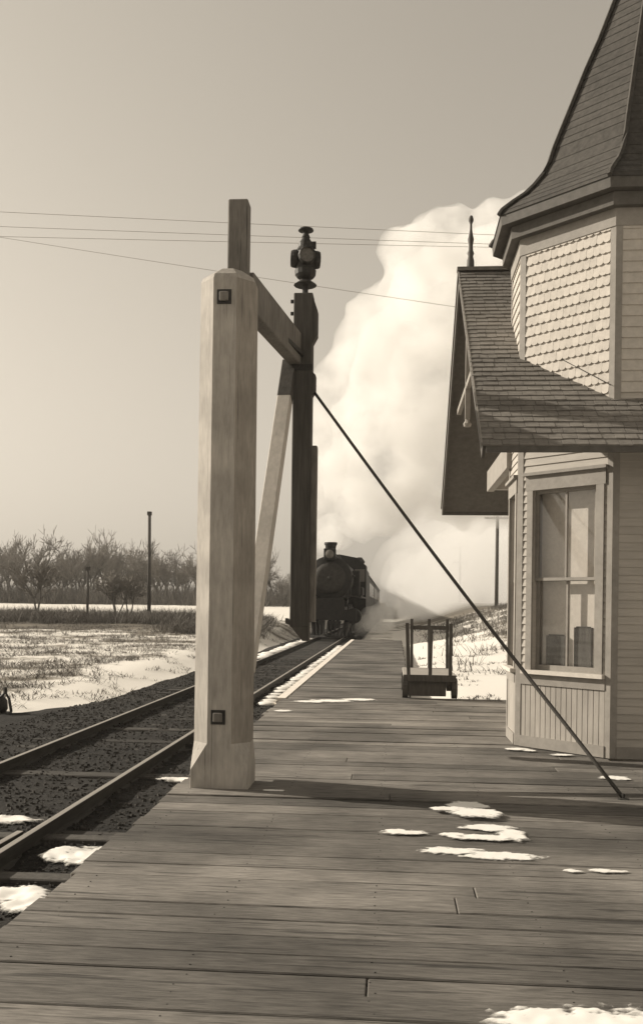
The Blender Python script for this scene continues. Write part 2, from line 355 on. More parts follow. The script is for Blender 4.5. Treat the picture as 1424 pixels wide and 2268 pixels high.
# ------------------------------------------------------------------ platform
plat = thing('platform', 'weathered plank platform beside the track', None, (0, 8, 0)); plat['kind'] = 'structure'
def plank_mesh(l, w):
    m_ = MB().box(0, l, 0, w, -.05, 0); return m_.mesh('plank', M['plank'], bevel=min(.006, w * .04))
y = 2.0; pc = 0; nails = MB()
while y < 16.0:
    w = random.uniform(.19, .27); gap = random.choice([.002, .003, .003, .004, .006, .016])
    x1 = 4.6 if y < 9.7 else 2.34
    x0 = -1.86 + random.uniform(-.045, .02)
    if y + w > 16.0: w = 16.0 - y + .01
    cuts = [x0, x1] if random.random() < .55 else [x0, random.uniform(-.6, 2.2), x1]
    zz = random.uniform(-.005, .004) + (.014 if 7.35 < y < 7.6 else 0); rr_ = random.uniform(-.012, .012); rz_ = random.uniform(-.0025, .0015)
    for ca, cb in zip(cuts, cuts[1:]):
        o = link('plank', plank_mesh(cb - ca - (.004 if cb != x1 else 0), w), plat, True)
        o.location = (ca, y - 8 + (ca - x0) * rz_, zz + random.uniform(-.002, .002)); o.rotation_euler = (rr_, 0, rz_)
    if y < 11:
        for jx in [-1.7 + .82 * i for i in range(8)]:
            for q_ in (.22, .78):
                if jx < x1 - .1: nails.lathe([(.005, -.004), (.0045, .001), (.002, .002)], (jx + random.uniform(-.02, .02), y + w * q_, zz + .0005 + (w * q_) * rr_), 5)
    y += w + gap; pc += 1
mb = MB()
while y < 44:
    w = random.uniform(.19, .27); z = random.uniform(-.006, .004)
    mb.box(-1.80, 0.36 + .004 * (y - 16) + random.uniform(-.03, .03), y, y + w, -.05 + z, z); y += w + random.choice([.006, .012, .02])
tag(nails.build('nail_heads', M['iron'], plat), kind='stuff')
tag(mb.build('far_planking', M['plank'], plat), kind='stuff')
MB().box(-1.96, -1.81, 15.5, 44, -.22, .012).build('edge_board', M['white'], plat)
MB().box(-1.84, -1.79, 2.0, 15.45, -.22, -.053).build('edge_beam', M['tie'], plat)
MB().box(.30, 2.34, 15.95, 16.0, -.28, -.053).build('edge_beam', M['tie'], plat)
MB().box(.28, .33, 16.0, 44, -.28, -.053).build('edge_beam', M['tie'], plat)

# ------------------------------------------------------------------ station
st = thing('station_building', 'pale painted railway station with bay window tower and shingled gable roof', 'station', (3.1, 11.15, 0))
C = (3.1, 11.15)
OCT = [(1.475, 11.55), (1.475, 10.75), (2.36, 9.95), (3.84, 9.95), (4.725, 10.75), (4.725, 11.55), (3.84, 12.35), (2.36, 12.35)]   # ccw from above
def oct_s(s): return [(C[0] + (x - C[0]) * s, C[1] + (y - C[1]) * s) for x, y in OCT]
class Face:
    def __init__(s, a, b):
        s.a = Vector((*a, 0)); d = Vector((*b, 0)) - s.a; s.L = d.length; s.u = d.normalized(); s.n = Vector((s.u.y, -s.u.x, 0))
    def p(s, u, d, z): return s.a + s.u * u + s.n * d + Vector((0, 0, z))
    def box(s, mb, u0, u1, d0, d1, z0, z1, mi=0):
        vs = [s.p(u, d, z) for z in (z0, z1) for u, d in ((u0, d0), (u1, d0), (u1, d1), (u0, d1))]
        return mb.add(vs, [[3, 2, 1, 0], [4, 5, 6, 7], [0, 1, 5, 4], [1, 2, 6, 5], [2, 3, 7, 6], [3, 0, 4, 7]], mi)
    def rot(s): return math.atan2(s.u.y, s.u.x)
FM = Face(OCT[1], OCT[2]); FF = Face(OCT[0], OCT[1]); FC = Face(OCT[2], OCT[3])
RIDGE_Y, RIDGE_Z, EAVE_Y, EAVE_Z = 13.0, 6.40, 9.2, 3.25
def roof_z(y): return EAVE_Z + (RIDGE_Z - EAVE_Z) * (y - EAVE_Y) / (RIDGE_Y - EAVE_Y)
WT = 5.95
# core walls with window openings
def wall_open(F, u0, u1, z0, z1, name='wall'):
    m_ = MB(); F.box(m_, 0, u0, -.10, 0, .004, WT); F.box(m_, u1, F.L, -.10, 0, .004, WT)
    F.box(m_, u0, u1, -.10, 0, .004, z0); F.box(m_, u0, u1, -.10, 0, z1, WT)
    return m_.build(name, M['siding'], st)
WU0, WU1, WZ0, WZ1 = .20, 1.005, .90, 2.97
wall_m = wall_open(FM, WU0, WU1, WZ0, WZ1)
FU0, FU1 = .14, .66
wall_f = wall_open(FF, FU0, FU1, WZ0, WZ1)
m_ = MB(); FC.box(m_, 0, FC.L, -.10, 0, .004, WT); wall_c = m_.build('wall', M['siding'], st)
m_ = MB()
for i in range(3, 8): Face(OCT[i], OCT[(i + 1) % 8]).box(m_, 0, Face(OCT[i], OCT[(i + 1) % 8]).L, -.10, 0, .004, WT)
m_.build('rear_wall', M['siding'], st)
MB().box(1.6, 2.3, 10.8, 12.2, .01, .05).build('room_floor', M['inside'], st)
# corner boards
for F, name in ((FM, 0), (FC, 0)):
    m_ = MB(); F.box(m_, -.012, .06, 0, .022, .004, WT); m_.build('corner_board', M['trim'], st)
    Fp = FF if F is FM else FM
    m_ = MB(); Fp.box(m_, Fp.L - .06, Fp.L + .010, 0.001, .021, .004, WT); m_.build('corner_board', M['trim'], st)
m_ = MB(); FF.box(m_, -.02, .05, 0, .022, .004, WT); m_.build('corner_board', M['trim'], st)

def window(F, u0, u1, z0, z1, muntin):
    cw = .075
    win = MB(); F.box(win, u0 - cw, u0, 0, .035, z0, z1); F.box(win, u1, u1 + cw + .02, 0, .035, z0, z1)
    w = win.build('window', M['trim'], st)
    m_ = MB(); F.box(m_, u0 - cw - .02, u1 + cw + .04, 0, .037, z1, z1 + .17); F.box(m_, u0 - cw - .04, u1 + cw + .06, 0, .075, z1 + .17, z1 + .205); m_.build('head_casing', M['trim'], w)
    m_ = MB(); F.box(m_, u0 - cw - .03, u1 + cw + .05, -.02, .085, z0 - .045, z0); m_.build('sill', M['trim_pale'], w)
    zm = z0 + (z1 - z0) * .497; fr = .042
    for nm, a, b, d in (('upper_sash', zm, z1, -.045), ('lower_sash', z0, zm + .035, -.085)):
        m_ = MB()
        F.box(m_, u0, u0 + fr, d - .018, d + .018, a, b); F.box(m_, u1 - fr, u1, d - .018, d + .018, a, b)
        F.box(m_, u0 + fr, u1 - fr, d - .018, d + .018, a, a + (.035 if nm == 'upper_sash' else .06)); F.box(m_, u0 + fr, u1 - fr, d - .018, d + .018, b - .04, b)
        if muntin: uc = (u0 + u1) / 2; F.box(m_, uc - .011, uc + .011, d - .016, d + .016, a + .03, b - .03)
        m_.build(nm, M['trim'] if nm == 'upper_sash' else M['trim'], w)
        cuts = [(u0 + fr, (u0 + u1) / 2 - .011), ((u0 + u1) / 2 + .011, u1 - fr)] if muntin else [(u0 + fr, u1 - fr)]
        for c0, c1 in cuts:
            m_ = MB(); F.box(m_, c0, c1, d - .003, d + .001, a + .035, b - .04); m_.build('pane', M['glass'], w)
    return w
win_m = window(FM, WU0, WU1, WZ0, WZ1, True)
win_f = window(FF, FU0, FU1, WZ0, WZ1, False)
# cloth shade hung inside the bay window
m_ = MB(); FM.box(m_, WU0 - .0, WU1 + .0, -.174, -.170, .905, 2.968); m_.build('window_shade', M['shade_cloth'], win_m)
# water table, apron and beadboard below the windows
for F in (FM, FF):
    m_ = MB(); F.box(m_, .06, F.L - .06, 0, .03, .73, .855); m_.build('apron', M['trim'], st)
    m_ = MB(); F.box(m_, .06, F.L - .06, 0, .032, .004, .13); m_.build('base_board', M['trim'], st)
    nb = int((F.L - .12) / .066); bwid = (F.L - .12) / nb
    m_ = MB(); F.box(m_, 0, bwid - .010, 0, .014, .13, .73)
    for i in range(nb):
        m_ = MB(); u = .06 + i * bwid; F.box(m_, u, u + bwid - .008, 0, .014, .13, .73)
        m_.build('board', M['wainscot'], st)
# clapboards: above the windows, beside the casings, over the camera-facing wall
def clap(F, u0, u1, z, e, parent):
    vs = []
    for u in (u0, u1): vs += [F.p(u, .001, z), F.p(u, .019, z), F.p(u, .004, z + e + .01), F.p(u, .001, z + e + .01)]
    m_ = MB().add(vs, [[0, 1, 2, 3], [7, 6, 5, 4], [0, 4, 5, 1], [1, 5, 6, 2], [2, 6, 7, 3], [3, 7, 4, 0]])
    return m_.build('clapboard', M['siding'], parent)
e = .088
for F, a, b, wl in ((FM, WU0 - .075, WU1 + .095, wall_m), (FF, FU0 - .075, FU1 + .095, wall_f)):
    z = WZ1 + .206
    while z < 3.95: clap(F, .061, F.L - .061, z, e, wl); z += e
    z = .90
    while z < WZ1 + .16:
        if a > .075: clap(F, .061, a - .001, z, e, wl)
        if F.L - .061 > b + .012: clap(F, b + .001, F.L - .061, z, e, wl)
        z += e
z = .13
while z < 3.9: clap(FC, .061, FC.L - .06, z, e, wall_c); z += e
m_ = MB(); FC.box(m_, .06, FC.L - .06, 0, .032, .004, .13); m_.build('base_board', M['trim'], st)

# fish-scale shingles on the tower
def scale_mesh(w, h):
    pts = [(-w / 2, h)] + [(-w / 2, h * .20)] + [(w / 2 * math.cos(t), h * .20 + h * .20 * math.sin(t)) for t in [math.pi * (1 + k / 6) for k in range(1, 6)]] + [(w / 2, h * .20), (w / 2, h)]
    m_ = MB(); n = len(pts)
    vs = [(x, -.019 + .018 * (z / h), z) for x, z in pts] + [(x, -.002 + .002 * (z / h), z) for x, z in pts]
    m_.add(vs, [list(range(n))[::-1]] + [[i, (i + 1) % n, n + (i + 1) % n, n + i] for i in range(n)])
    return m_
def scales(F, u0, u1, z0, z1, wall, joined=False):
    nn = round((u1 - u0) / .082); w = (u1 - u0) / nn; ex = .1175
    src = scale_mesh(w - .0015, ex * 1.10); me_ = None if joined else src.mesh('shingle', M['shingle_paint'])
    big = MB(); r = 0; z = z0
    while z < z1:
        for i in range(nn + (r % 2)):
            u = u0 + w * (i + .5) - (w / 2 if r % 2 else 0)
            if u < u0 + .02 or u > u1 - .02:
                if r % 2: u = min(max(u, u0 + w * .27), u1 - w * .27)
            p = F.p(u, .004, z)
            if p.z + ex < roof_z(p.y) - .05: continue
            if joined:
                q = [F.a + F.u * (u + a) + F.n * (.004 - b) + Vector((0, 0, z + c)) for a, b, c in src.v]; big.add(q, src.f)
            else:
                o = link('shingle', me_, wall, True); o.rotation_euler.z = F.rot()
                o.location = p - Vector((3.1, 11.15, 0)) - wall.location - Vector((0, 0, 0)); o.rotation_euler.y = random.uniform(-.02, .02)
        z += ex; r += 1
    if joined: tag(big.build('shingle_rows', M['shingle_paint'], wall), kind='stuff')
scales(FM, .065, FM.L - .065, 3.95, 5.78, wall_m)
scales(FF, .055, FF.L - .065, 3.95, 5.78, wall_f, True)
m_ = MB()
z = 3.95
while z < 5.75:
    vs = []
    for u in (.061, FC.L - .06): vs += [FC.p(u, .001, z), FC.p(u, .019, z), FC.p(u, .004, z + .125), FC.p(u, .001, z + .125)]
    m_.add(vs, [[0, 1, 2, 3], [7, 6, 5, 4], [0, 4, 5, 1], [1, 5, 6, 2], [2, 6, 7, 3], [3, 7, 4, 0]]); z += .1175
tag(m_.build('shingle_rows', M['shingle_paint'], wall_c), kind='stuff')

# tower cornice and bell-cast roof
def ring(mb, rings, close_top=False):      # rings of (scale, z) joined by quads
    for s, z in rings: mb.v += [(x, y, z) for x, y in oct_s(s)]
    for j in range(len(rings) - 1):
        for i in range(8): mb.f.append([j * 8 + i, j * 8 + (i + 1) % 8, (j + 1) * 8 + (i + 1) % 8, (j + 1) * 8 + i]); mb.mi.append(0)
    return mb
ring(MB(), [(1.0, 5.74), (1.022, 5.74), (1.022, 5.93), (1.0, 5.93)]).build('frieze', M['trim'], st)
ring(MB(), [(1.0, 5.93), (1.085, 5.93), (1.085, 6.075), (1.0, 6.075)]).build('bed_mould', M['soffit'], st)
ring(MB(), [(1.0, 6.08), (1.158, 6.08), (1.165, 6.19), (1.0, 6.24)]).build('eave_fascia', M['barge'], st)
prof = [(1.168, 6.19), (1.145, 6.25), (1.063, 6.36), (.98, 6.46), (.914, 6.57), (.848, 6.71), (.799, 6.87), (.767, 7.04), (.669, 7.45), (.537, 8.0), (.438, 8.38), (.321, 8.89), (.15, 9.62), (.02, 10.15)]
fine = []
for (s0, z0), (s1, z1) in zip(prof, prof[1:]):
    n = max(1, round(math.hypot((s1 - s0) * 1.6, z1 - z0) / .12))
    for i in range(n): fine.append((s0 + (s1 - s0) * i / n, z0 + (z1 - z0) * i / n))
fine.append(prof[-1]); rr = []
for i, (s, z) in enumerate(fine):
    rr.append((s + .004, z)); rr.append((s + .004, z + .004)) if i == 0 else None
    if i + 1 < len(fine): rr.append((fine[i + 1][0], fine[i + 1][1]))
tw = ring(MB(), rr); tw = tw.build('tower_roof', M['tower_roof'], st)
for o_, i in ((0, 0), (0, 1), (0, 2), (0, 7)):
    pts = [(*oct_s(s + .012)[i], z + .012) for s, z in prof[:-1]]
    MB().tube(pts, .028, 5).build('hip_cap', M['tower_roof'], tw)

MB().tube([(1.547, 10.7, 4.722), (2.314, 9.93, 4.022)], .004, 5).build('tower_line', M['iron'], st)  # thin dark line laid across the tower shingles
# gable roof: shingle courses on the near slope, one object each
slope = Vector((0, RIDGE_Y - EAVE_Y, RIDGE_Z - EAVE_Z)); SL = slope.length; sd = slope.normalized(); sn = Vector((0, -sd.z, sd.y))
m_ = MB(); XG0, XG1 = .90, 7.2
def slab(mb, ya, za, yb, zb, x0, x1, t):
    d = Vector((0, yb - ya, zb - za)).normalized(); n = Vector((0, -d.z, d.y))
    if n.z < 0: n = -n
    a, b = Vector((0, ya, za)), Vector((0, yb, zb)); X = Vector((1, 0, 0))
    vs = [p + X * x + q for x in (x0, x1) for p, q in ((a, -n * t), (b, -n * t), (b, n * 0), (a, n * 0))]
    return mb.add(vs, [[0, 1, 2, 3], [7, 6, 5, 4], [0, 4, 5, 1], [1, 5, 6, 2], [2, 6, 7, 3], [3, 7, 4, 0]])
slab(m_, EAVE_Y, EAVE_Z, RIDGE_Y, RIDGE_Z, XG0 + .02, XG1, .07); gr = m_.build('gable_roof', M['soffit'], st)
FEY, FEZ = 16.75, 3.42
slab(m_ := MB(), FEY, FEZ, RIDGE_Y + .002, RIDGE_Z, XG0 + .02, XG1, .07).build('far_slope', M['soffit'], gr)
nco = 41; ex = SL / nco
for i in range(nco):
    m_ = MB(); x = XG0 - .03
    b0 = Vector((0, EAVE_Y, EAVE_Z)) + sd * (ex * i - .02); b1 = b0 + sd * (ex + .03)
    last = x
    while x < 3.2:
        w = random.uniform(.09, .17); lo = random.uniform(-.008, .008); th = random.uniform(.014, .022)
        A = b0 + sd * lo + sn * th; B = b1 + sn * .004; A2 = b0 + sd * lo + sn * .001; B2 = b1 + sn * .001
        x2 = x + w - .004
        vs = [p + Vector((xx, 0, 0)) for xx in (x, x2) for p in (A2, B2, B, A)]
        m_.add(vs, [[0, 1, 2, 3], [7, 6, 5, 4], [3, 2, 6, 7], [0, 3, 7, 4]])
        x += w
    A = b0 + sn * .018; B = b1 + sn * .004
    vs = [p + Vector((xx, 0, 0)) for xx in (x, XG1) for p in (b0 + sn * .001, b1 + sn * .001, B, A)]
    m_.add(vs, [[0, 1, 2, 3], [7, 6, 5, 4], [3, 2, 6, 7], [0, 3, 7, 4]])
    m_.build('shingle_course', M['roof'], gr)
slab(m_ := MB(), FEY + .03, FEZ + .018, RIDGE_Y, RIDGE_Z + .035, XG0 - .03, XG1, .02).build('far_shingles', M['roof'], gr)
MB().beam((XG0 - .04, RIDGE_Y, RIDGE_Z + .03), (XG1, RIDGE_Y, RIDGE_Z + .03), .12, .05).build('ridge_board', M['roof'], gr)
# barge boards along the verge and eave fascia
def barge(ya, za, yb, zb, x, w, t, nm, mat):
    d = Vector((0, yb - ya, zb - za)).normalized(); n = Vector((0, -d.z, d.y)); n = n if n.z > 0 else -n
    a, b = Vector((x, ya, za)) - n * .005, Vector((x, yb, zb)) - n * .005; X = Vector((t, 0, 0))
    vs = [p + q for q in (Vector(), X) for p in (a - n * w, b - n * w, b, a)]
    return MB().add(vs, [[0, 1, 2, 3], [7, 6, 5, 4], [0, 4, 5, 1], [1, 5, 6, 2], [2, 6, 7, 3], [3, 7, 4, 0]]).build(nm, mat, gr)
barge(EAVE_Y + .0, EAVE_Z, RIDGE_Y, RIDGE_Z, XG0 - .012, .15, .03, 'barge_board', M['barge'])
barge(FEY, FEZ, RIDGE_Y + .001, RIDGE_Z, XG0 - .012, .15, .03, 'barge_board', M['barge'])
barge(EAVE_Y + .0, EAVE_Z + .03, RIDGE_Y, RIDGE_Z + .03, XG0 - .026, .03, .014, 'verge_strip', M['trim'])
MB().box(XG0 + .02, XG1, EAVE_Y - .012, EAVE_Y + .016, EAVE_Z - .075, EAVE_Z - .008).build('eave_board', M['barge'], gr)
MB().box(XG0 + .02, XG1, FEY - .016, FEY + .012, FEZ - .11, FEZ - .01).build('eave_board', M['barge'], gr)
# stick work in the gable
MB().box(1.0, 1.07, 12.965, 13.035, 4.3, 6.28).build('king_post', M['trim'], gr)
MB().box(1.005, 1.065, 11.35, 14.7, 4.72, 4.80).build('collar_tie', M['trim'], gr)
MB().lathe([(.0, 0), (.05, .01), (.06, .05), (.035, .09), (.03, .12)], (1.035, 13, 4.18), 8).build('pendant', M['trim'], gr)
# ridge finial
fx = 1.05
MB().lathe([(.05, -.02), (.055, .0), (.05, .14), (.034, .2), (.05, .24), (.034, .28), (.03, .36), (.044, .44), (.03, .5), (.018, .58), (.016, .66), (.034, .70), (.036, .735), (.02, .775), (.002, .785)], (fx, 13.0, 6.42), 10).build('finial', M['barge'], gr, True)
# gable end wall and lit beam beside the bay
m_ = MB()
m_.add([(2.5, 12.36, .004), (2.5, 16.2, .004), (2.5, 16.2, 3.72), (2.5, 13, 6.28), (2.5, 12.36, 5.78), (7, 12.36, .004), (7, 16.2, .004), (7, 16.2, 3.72), (7, 13, 6.28), (7, 12.36, 5.78)],
       [[0, 1, 2, 3, 4], [9, 8, 7, 6, 5], [0, 5, 6, 1], [1, 6, 7, 2], [2, 7, 8, 3], [3, 8, 9, 4], [4, 9, 5, 0]])
m_.build('gable_wall', M['siding'], st)
MB().box(4.73, 7.0, 10.0, 12.355, .004, 3.8).build('side_wall', M['siding'], st)
MB().box(1.40, 1.50, 11.40, 13.75, 3.36, 3.66).build('bracket_beam', M['trim'], st)
MB().box(1.501, 2.5, 13.60, 13.74, 3.38, 3.64).build('bracket_beam', M['trim'], st)

# things on the sill inside the bay, seen through the glass
def inside_box(u, d, w, dp, h, z, name, label, cat, mat):
    m_ = MB(); FM.box(m_, u, u + w, d - dp, d, z, z + h)
    FM.box(m_, u + w * .1, u + w * .9, d - dp * .9, d - dp * .1, z + h, z + h + .012)
    tag(m_.build(name, mat, bevel=.004), label, cat)
m_ = MB(); FM.box(m_, .16, 1.04, -.225, -.105, .86, .90); m_.build('inner_sill', M['trim'], win_m)
inside_box(.30, -.125, .25, .04, .40, .90, 'telegraph_cabinet', 'dark cabinet standing inside the bay window at left', 'cabinet', M['cart'])
inside_box(.66, -.125, .22, .04, .50, .90, 'telegraph_box', 'taller dark box standing inside the bay window at right', 'box', M['stile_wood'])

# ------------------------------------------------------------------ gate post and gate
PX, PY, PW, PD = -1.475, 7.72, .50, .46
gp = thing('gate_post', 'massive white chamfered timber post at the platform edge', 'post', (PX, PY + PD / 2, 0))
ch = .145; x0, x1, y0, y1 = PX - PW / 2, PX + PW / 2, PY, PY + PD
sq = [(x0, y0), (x0, y0), (x1, y0), (x1, y0), (x1, y1), (x1, y1), (x0, y1), (x0, y1)]
oc = [(x0, y0 + ch), (x0 + ch, y0), (x1 - ch, y0), (x1, y0 + ch), (x1, y1 - ch), (x1 - ch, y1), (x0 + ch, y1), (x0, y1 - ch)]
def oc_c(c):
    return [(x0, y0 + c), (x0 + c, y0), (x1 - c, y0), (x1, y0 + c), (x1, y1 - c), (x1 - c, y1), (x0 + c, y1), (x0, y1 - c)]
tp = lambda k: [((x - PX) * k + PX, (y - PY - PD / 2) * k + PY + PD / 2) for x, y in oc]
m_ = MB(); rings = [(oc_c(.004), .0), (oc_c(.004), .17), (oc_c(ch), .40), ([((x - PX) * .965 + PX, (y - PY - PD / 2) * .965 + PY + PD / 2) for x, y in oc], 4.44), (tp(.90), 4.48), (tp(.45), 4.56), (tp(.1), 4.575)]
for q, z in rings: m_.v += [(x, y, z) for x, y in q]
for j in range(len(rings) - 1):
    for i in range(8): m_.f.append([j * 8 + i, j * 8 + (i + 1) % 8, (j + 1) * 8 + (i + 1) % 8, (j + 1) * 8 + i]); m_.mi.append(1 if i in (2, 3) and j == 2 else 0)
m_.f += [list(range(8))[::-1], [len(m_.v) - 8 + i for i in range(8)]]; m_.mi += [0, 0]
m_.build('shaft', [M['post_paint'], M['post_shaded']], gp)
for bz, bx_ in ((4.27, PX - .005), (.63, PX - .01)):
    yf = PY + (.008 if bz > 1 else .0)
    bp = MB().box(bx_ - .062, bx_ + .062, yf - .010, yf + .004, bz - .062, bz + .062).build('bolt_plate', M['iron'], gp)
    MB().box(bx_ - .040, bx_ + .040, yf - .034, yf - .0105, bz - .040, bz + .040).build('bolt_head', M['beam_wood'], bp, bevel=.006)
# gate
HX, HY = -1.45, 8.30
gt = thing('swing_gate', 'raised timber track gate with lamp mast swung along the platform edge', 'gate', (HX, HY, 0))
MB().box(HX - .10, HX + .085, HY - .09, HY + .09, .25, 5.34).build('heel_post', M['beam_wood'], gt, bevel=.012)
MX, MY = -1.06, 10.42
MB().beam((HX + .05, HY + .091, 4.545), (MX - .09, MY - .08, 4.56), .15, .36).build('top_beam', M['beam_wood'], gt, bevel=.01)
MB().beam((HX + .035, HY + .0915, 4.47), (MX + .01, MY - .08, 4.49), .025, .05).build('truss_rod', M['iron'], gt)
MB().beam((HX + .10, HY + .05, 1.0), (MX - .16, MY + .02, 4.40), .15, .15, up=(0, 0, 1)).build('brace', M['brace_paint'], gt, bevel=.006)
d_ = (Vector((MX - .16, MY + .02, 4.40)) - Vector((HX + .10, HY + .05, 1.0))).normalized(); tp_ = Vector((MX - .16, MY + .02, 4.40))
MB().beam(tp_ - d_ * .55, tp_ + d_ * .02, .156, .156).build('brace_dark_end', M['stile_wood'], gt, bevel=.006)  # dark piece around the upper end of the brace
mast = MB().hexa([(MX - .11, MY - .11), (MX + .11, MY - .11), (MX + .11, MY + .11), (MX - .11, MY + .11)], 1.36, 5.20).build('lamp_mast', M['stile_wood'], gt, bevel=.01)
MB().prism([(MX + .111, 5.16), (MX + .165, 5.0), (MX + .165, 4.72), (MX + .111, 4.62)], 'y', MY - .09, MY + .05).build('mast_cleat', M['stile_wood'], mast)
MB().prism([(MX + .111, 4.30), (MX + .150, 4.26), (MX + .150, 4.08), (MX + .111, 4.02)], 'y', MY - .09, MY + .05).build('mast_cleat', M['stile_wood'], mast)
MB().box(MX + .111, MX + .175, MY - .07, MY + .09, 1.42, 3.45).build('mast_board', M['beam_wood'], mast)
MB().prism([(MX - .16, 1.40), (MX - .11, 1.38), (MX + .04, 1.20), (MX + .11, 1.20), (MX + .11, 1.36), (MX - .16, 1.46)], 'y', MY - .105, MY + .1).build('mast_foot', M['stile_wood'], mast)
for z in (5.12, 4.98, 4.60, 4.40): MB().tube([(MX - .15, MY - .04, z), (MX - .105, MY - .04, z)], .022, 6).build('bolt', M['iron'], mast)
MB().beam((MX - .12, MY - .114, 4.34), (MX + .12, MY - .114, 4.34), .006, .07).build('strap', M['iron'], mast)
# signal lamp
lp = thing('signal_lamp', 'black iron four lens signal lamp on top of the gate mast', 'lamp', (MX + .01, MY, 5.20))
c = (MX + .01, MY, 5.20)
MB().lathe([(.035, 0), (.035, .19), (.02, .20)], c, 8).build('spindle', M['iron'], lp)
MB().lathe([(.13, .115), (.135, .12), (.06, .175), (.05, .20)], c, 14).build('base_flange', M['iron'], lp)
MB().lathe([(.05, .195), (.095, .205), (.12, .235), (.125, .29), (.115, .30), (.118, .50), (.122, .505), (.085, .56), (.085, .60), (.06, .62)], c, 14).build('lamp_body', M['iron'], lp)
MB().lathe([(.07, .60), (.08, .605), (.045, .66), (.05, .675), (.035, .71), (.035, .74), (.09, .752), (.085, .768), (.02, .785)], c, 14).build('chimney_cap', M['iron'], lp)
for i in range(4):
    a = R(45 * 0 + 90 * i + 12); d = Vector((math.cos(a), math.sin(a), 0)); cc = Vector(c) + Vector((0, 0, .42))
    m_ = MB(); pr = [(.10, .098), (.103, .12), (.098, .15), (.088, .168)]
    u = Vector((0, 0, 1)); r_ = d.cross(u); vs = []
    for rad, off in pr:
        for k_ in range(12): t = 2 * math.pi * k_ / 12; vs.append(cc + d * off + (u * math.cos(t) + r_ * math.sin(t)) * rad)
    m_.add(vs, [[j * 12 + k_, j * 12 + (k_ + 1) % 12, (j + 1) * 12 + (k_ + 1) % 12, (j + 1) * 12 + k_] for j in range(3) for k_ in range(12)])
    hood = m_.build('lens_hood', M['iron'], lp)
    m_ = MB(); vs = [cc + d * .158] + [cc + d * .145 + (u * math.cos(2 * math.pi * k_ / 12) + r_ * math.sin(2 * math.pi * k_ / 12)) * .094 for k_ in range(12)]
    m_.add(vs, [[0, k_ + 1, (k_ + 1) % 12 + 1] for k_ in range(12)]); m_.build('lens', M['lens'], hood)
MB().box(c[0] + .05, c[0] + .12, c[1] - .02, c[1] + .02, c[2] + .545, c[2] + .62).build('latch', M['iron'], lp)
# guy cable
A, B = Vector((MX + .115, MY - .02, 4.10)), Vector((1.965, 7.80, .015))
pts = [A.lerp(B, i / 14) + Vector((0, 0, -.05 * math.sin(math.pi * i / 14))) for i in range(15)]
tag(MB().tube(pts, .017, 6).build('guy_cable', M['rope'], None, True), 'taut dark cable from the gate mast down to the platform boards', 'cable')
MB().lathe([(.05, 0), (.05, .01), (.015, .015), (.015, .05)], (1.965, 7.80, .001), 8).build('anchor_bolt', M['iron'], bpy.data.objects['guy_cable'])

# ------------------------------------------------------------------ baggage cart
ct = thing('baggage_cart', 'dark wooden baggage cart with upright stakes on the platform', 'baggage cart', (.67, 16.9, 0))
cx0, cx1, cy0, cy1 = .215, 1.13, 15.9, 17.9
MB().box(cx0, cx1, cy0, cy1, .37, .42).build('deck', M['deck'], ct, bevel=.006)
MB().box(cx0, cx1, cy0 - .022, cy0 - .001, .31, .425).build('end_rail', M['cart'], ct)
MB().box(cx0 + .085, cx1 - .17, cy0 + .04, cy1 - .1, .05, .368).build('underframe', M['cart'], ct)
for sx in (cx0 - .015, cx1 - .065):
    for sy in (cy0 + .20, cy1 - .35):
        w_ = MB().lathe([(.145, 0), (.18, 0), (.18, .095), (.145, .095)], (sx, sy, .18), 18, axis='x').build('wheel', M['cart'], ct)
        MB().lathe([(.03, -.005), (.03, .08)], (sx, sy, .18), 8, axis='x').build('hub', M['iron'], w_)
        m_ = MB()
        for k_ in range(4): a = k_ * math.pi / 4; m_.beam((sx + .0375, sy - .155 * math.cos(a), .18 - .155 * math.sin(a)), (sx + .0375, sy + .155 * math.cos(a), .18 + .155 * math.sin(a)), .05, .05, up=(1, 0, 0))
        m_.build('spokes', M['cart'], w_)
for x_, lean in ((.305, -.035), (.68, .01), (1.03, .0)):
    MB().beam((x_, cy0 + .04, .42), (x_ + lean, cy0 + .04, 1.33 if x_ != .68 else 1.25), .062, .062, up=(0, 1, 0)).build('stake', M['cart'], ct)
for x_ in (.40, .74, 1.09):
    MB().beam((x_, cy1 - .05, .42), (x_ - .01, cy1 - .05, 1.38), .055, .055, up=(0, 1, 0)).build('stake', M['cart'], ct)
MB().box(.36, 1.13, cy1 - .088, cy1 - .078, 1.17, 1.25).build('stake_rail', M['cart'], ct)

# ------------------------------------------------------------------ switch stand at the left edge
ss = thing('switch_stand', 'low dark switch stand beside the track on the snow edge', 'switch stand', (-6.05, 13.7, -.2))
q = -.22
MB().box(-6.35, -5.95, 13.55, 13.85, q, q + .10).build('base', M['iron'], ss, bevel=.01)
MB().lathe([(.14, 0), (.17, .05), (.16, .18), (.10, .26), (.05, .29)], (-6.14, 13.7, q + .10), 12).build('gear_case', M['iron'], ss, True)
MB().tube([(-6.10, 13.66, q + .30), (-5.97, 13.62, q + .42), (-5.90, 13.6, q + .33), (-5.86, 13.6, q + .12)], .022, 6).build('throw_lever', M['iron'], ss)
MB().tube([(-5.97, 13.62, q + .40), (-5.97, 13.62, q + .50)], .03, 6).build('lever_weight', M['iron'], ss)

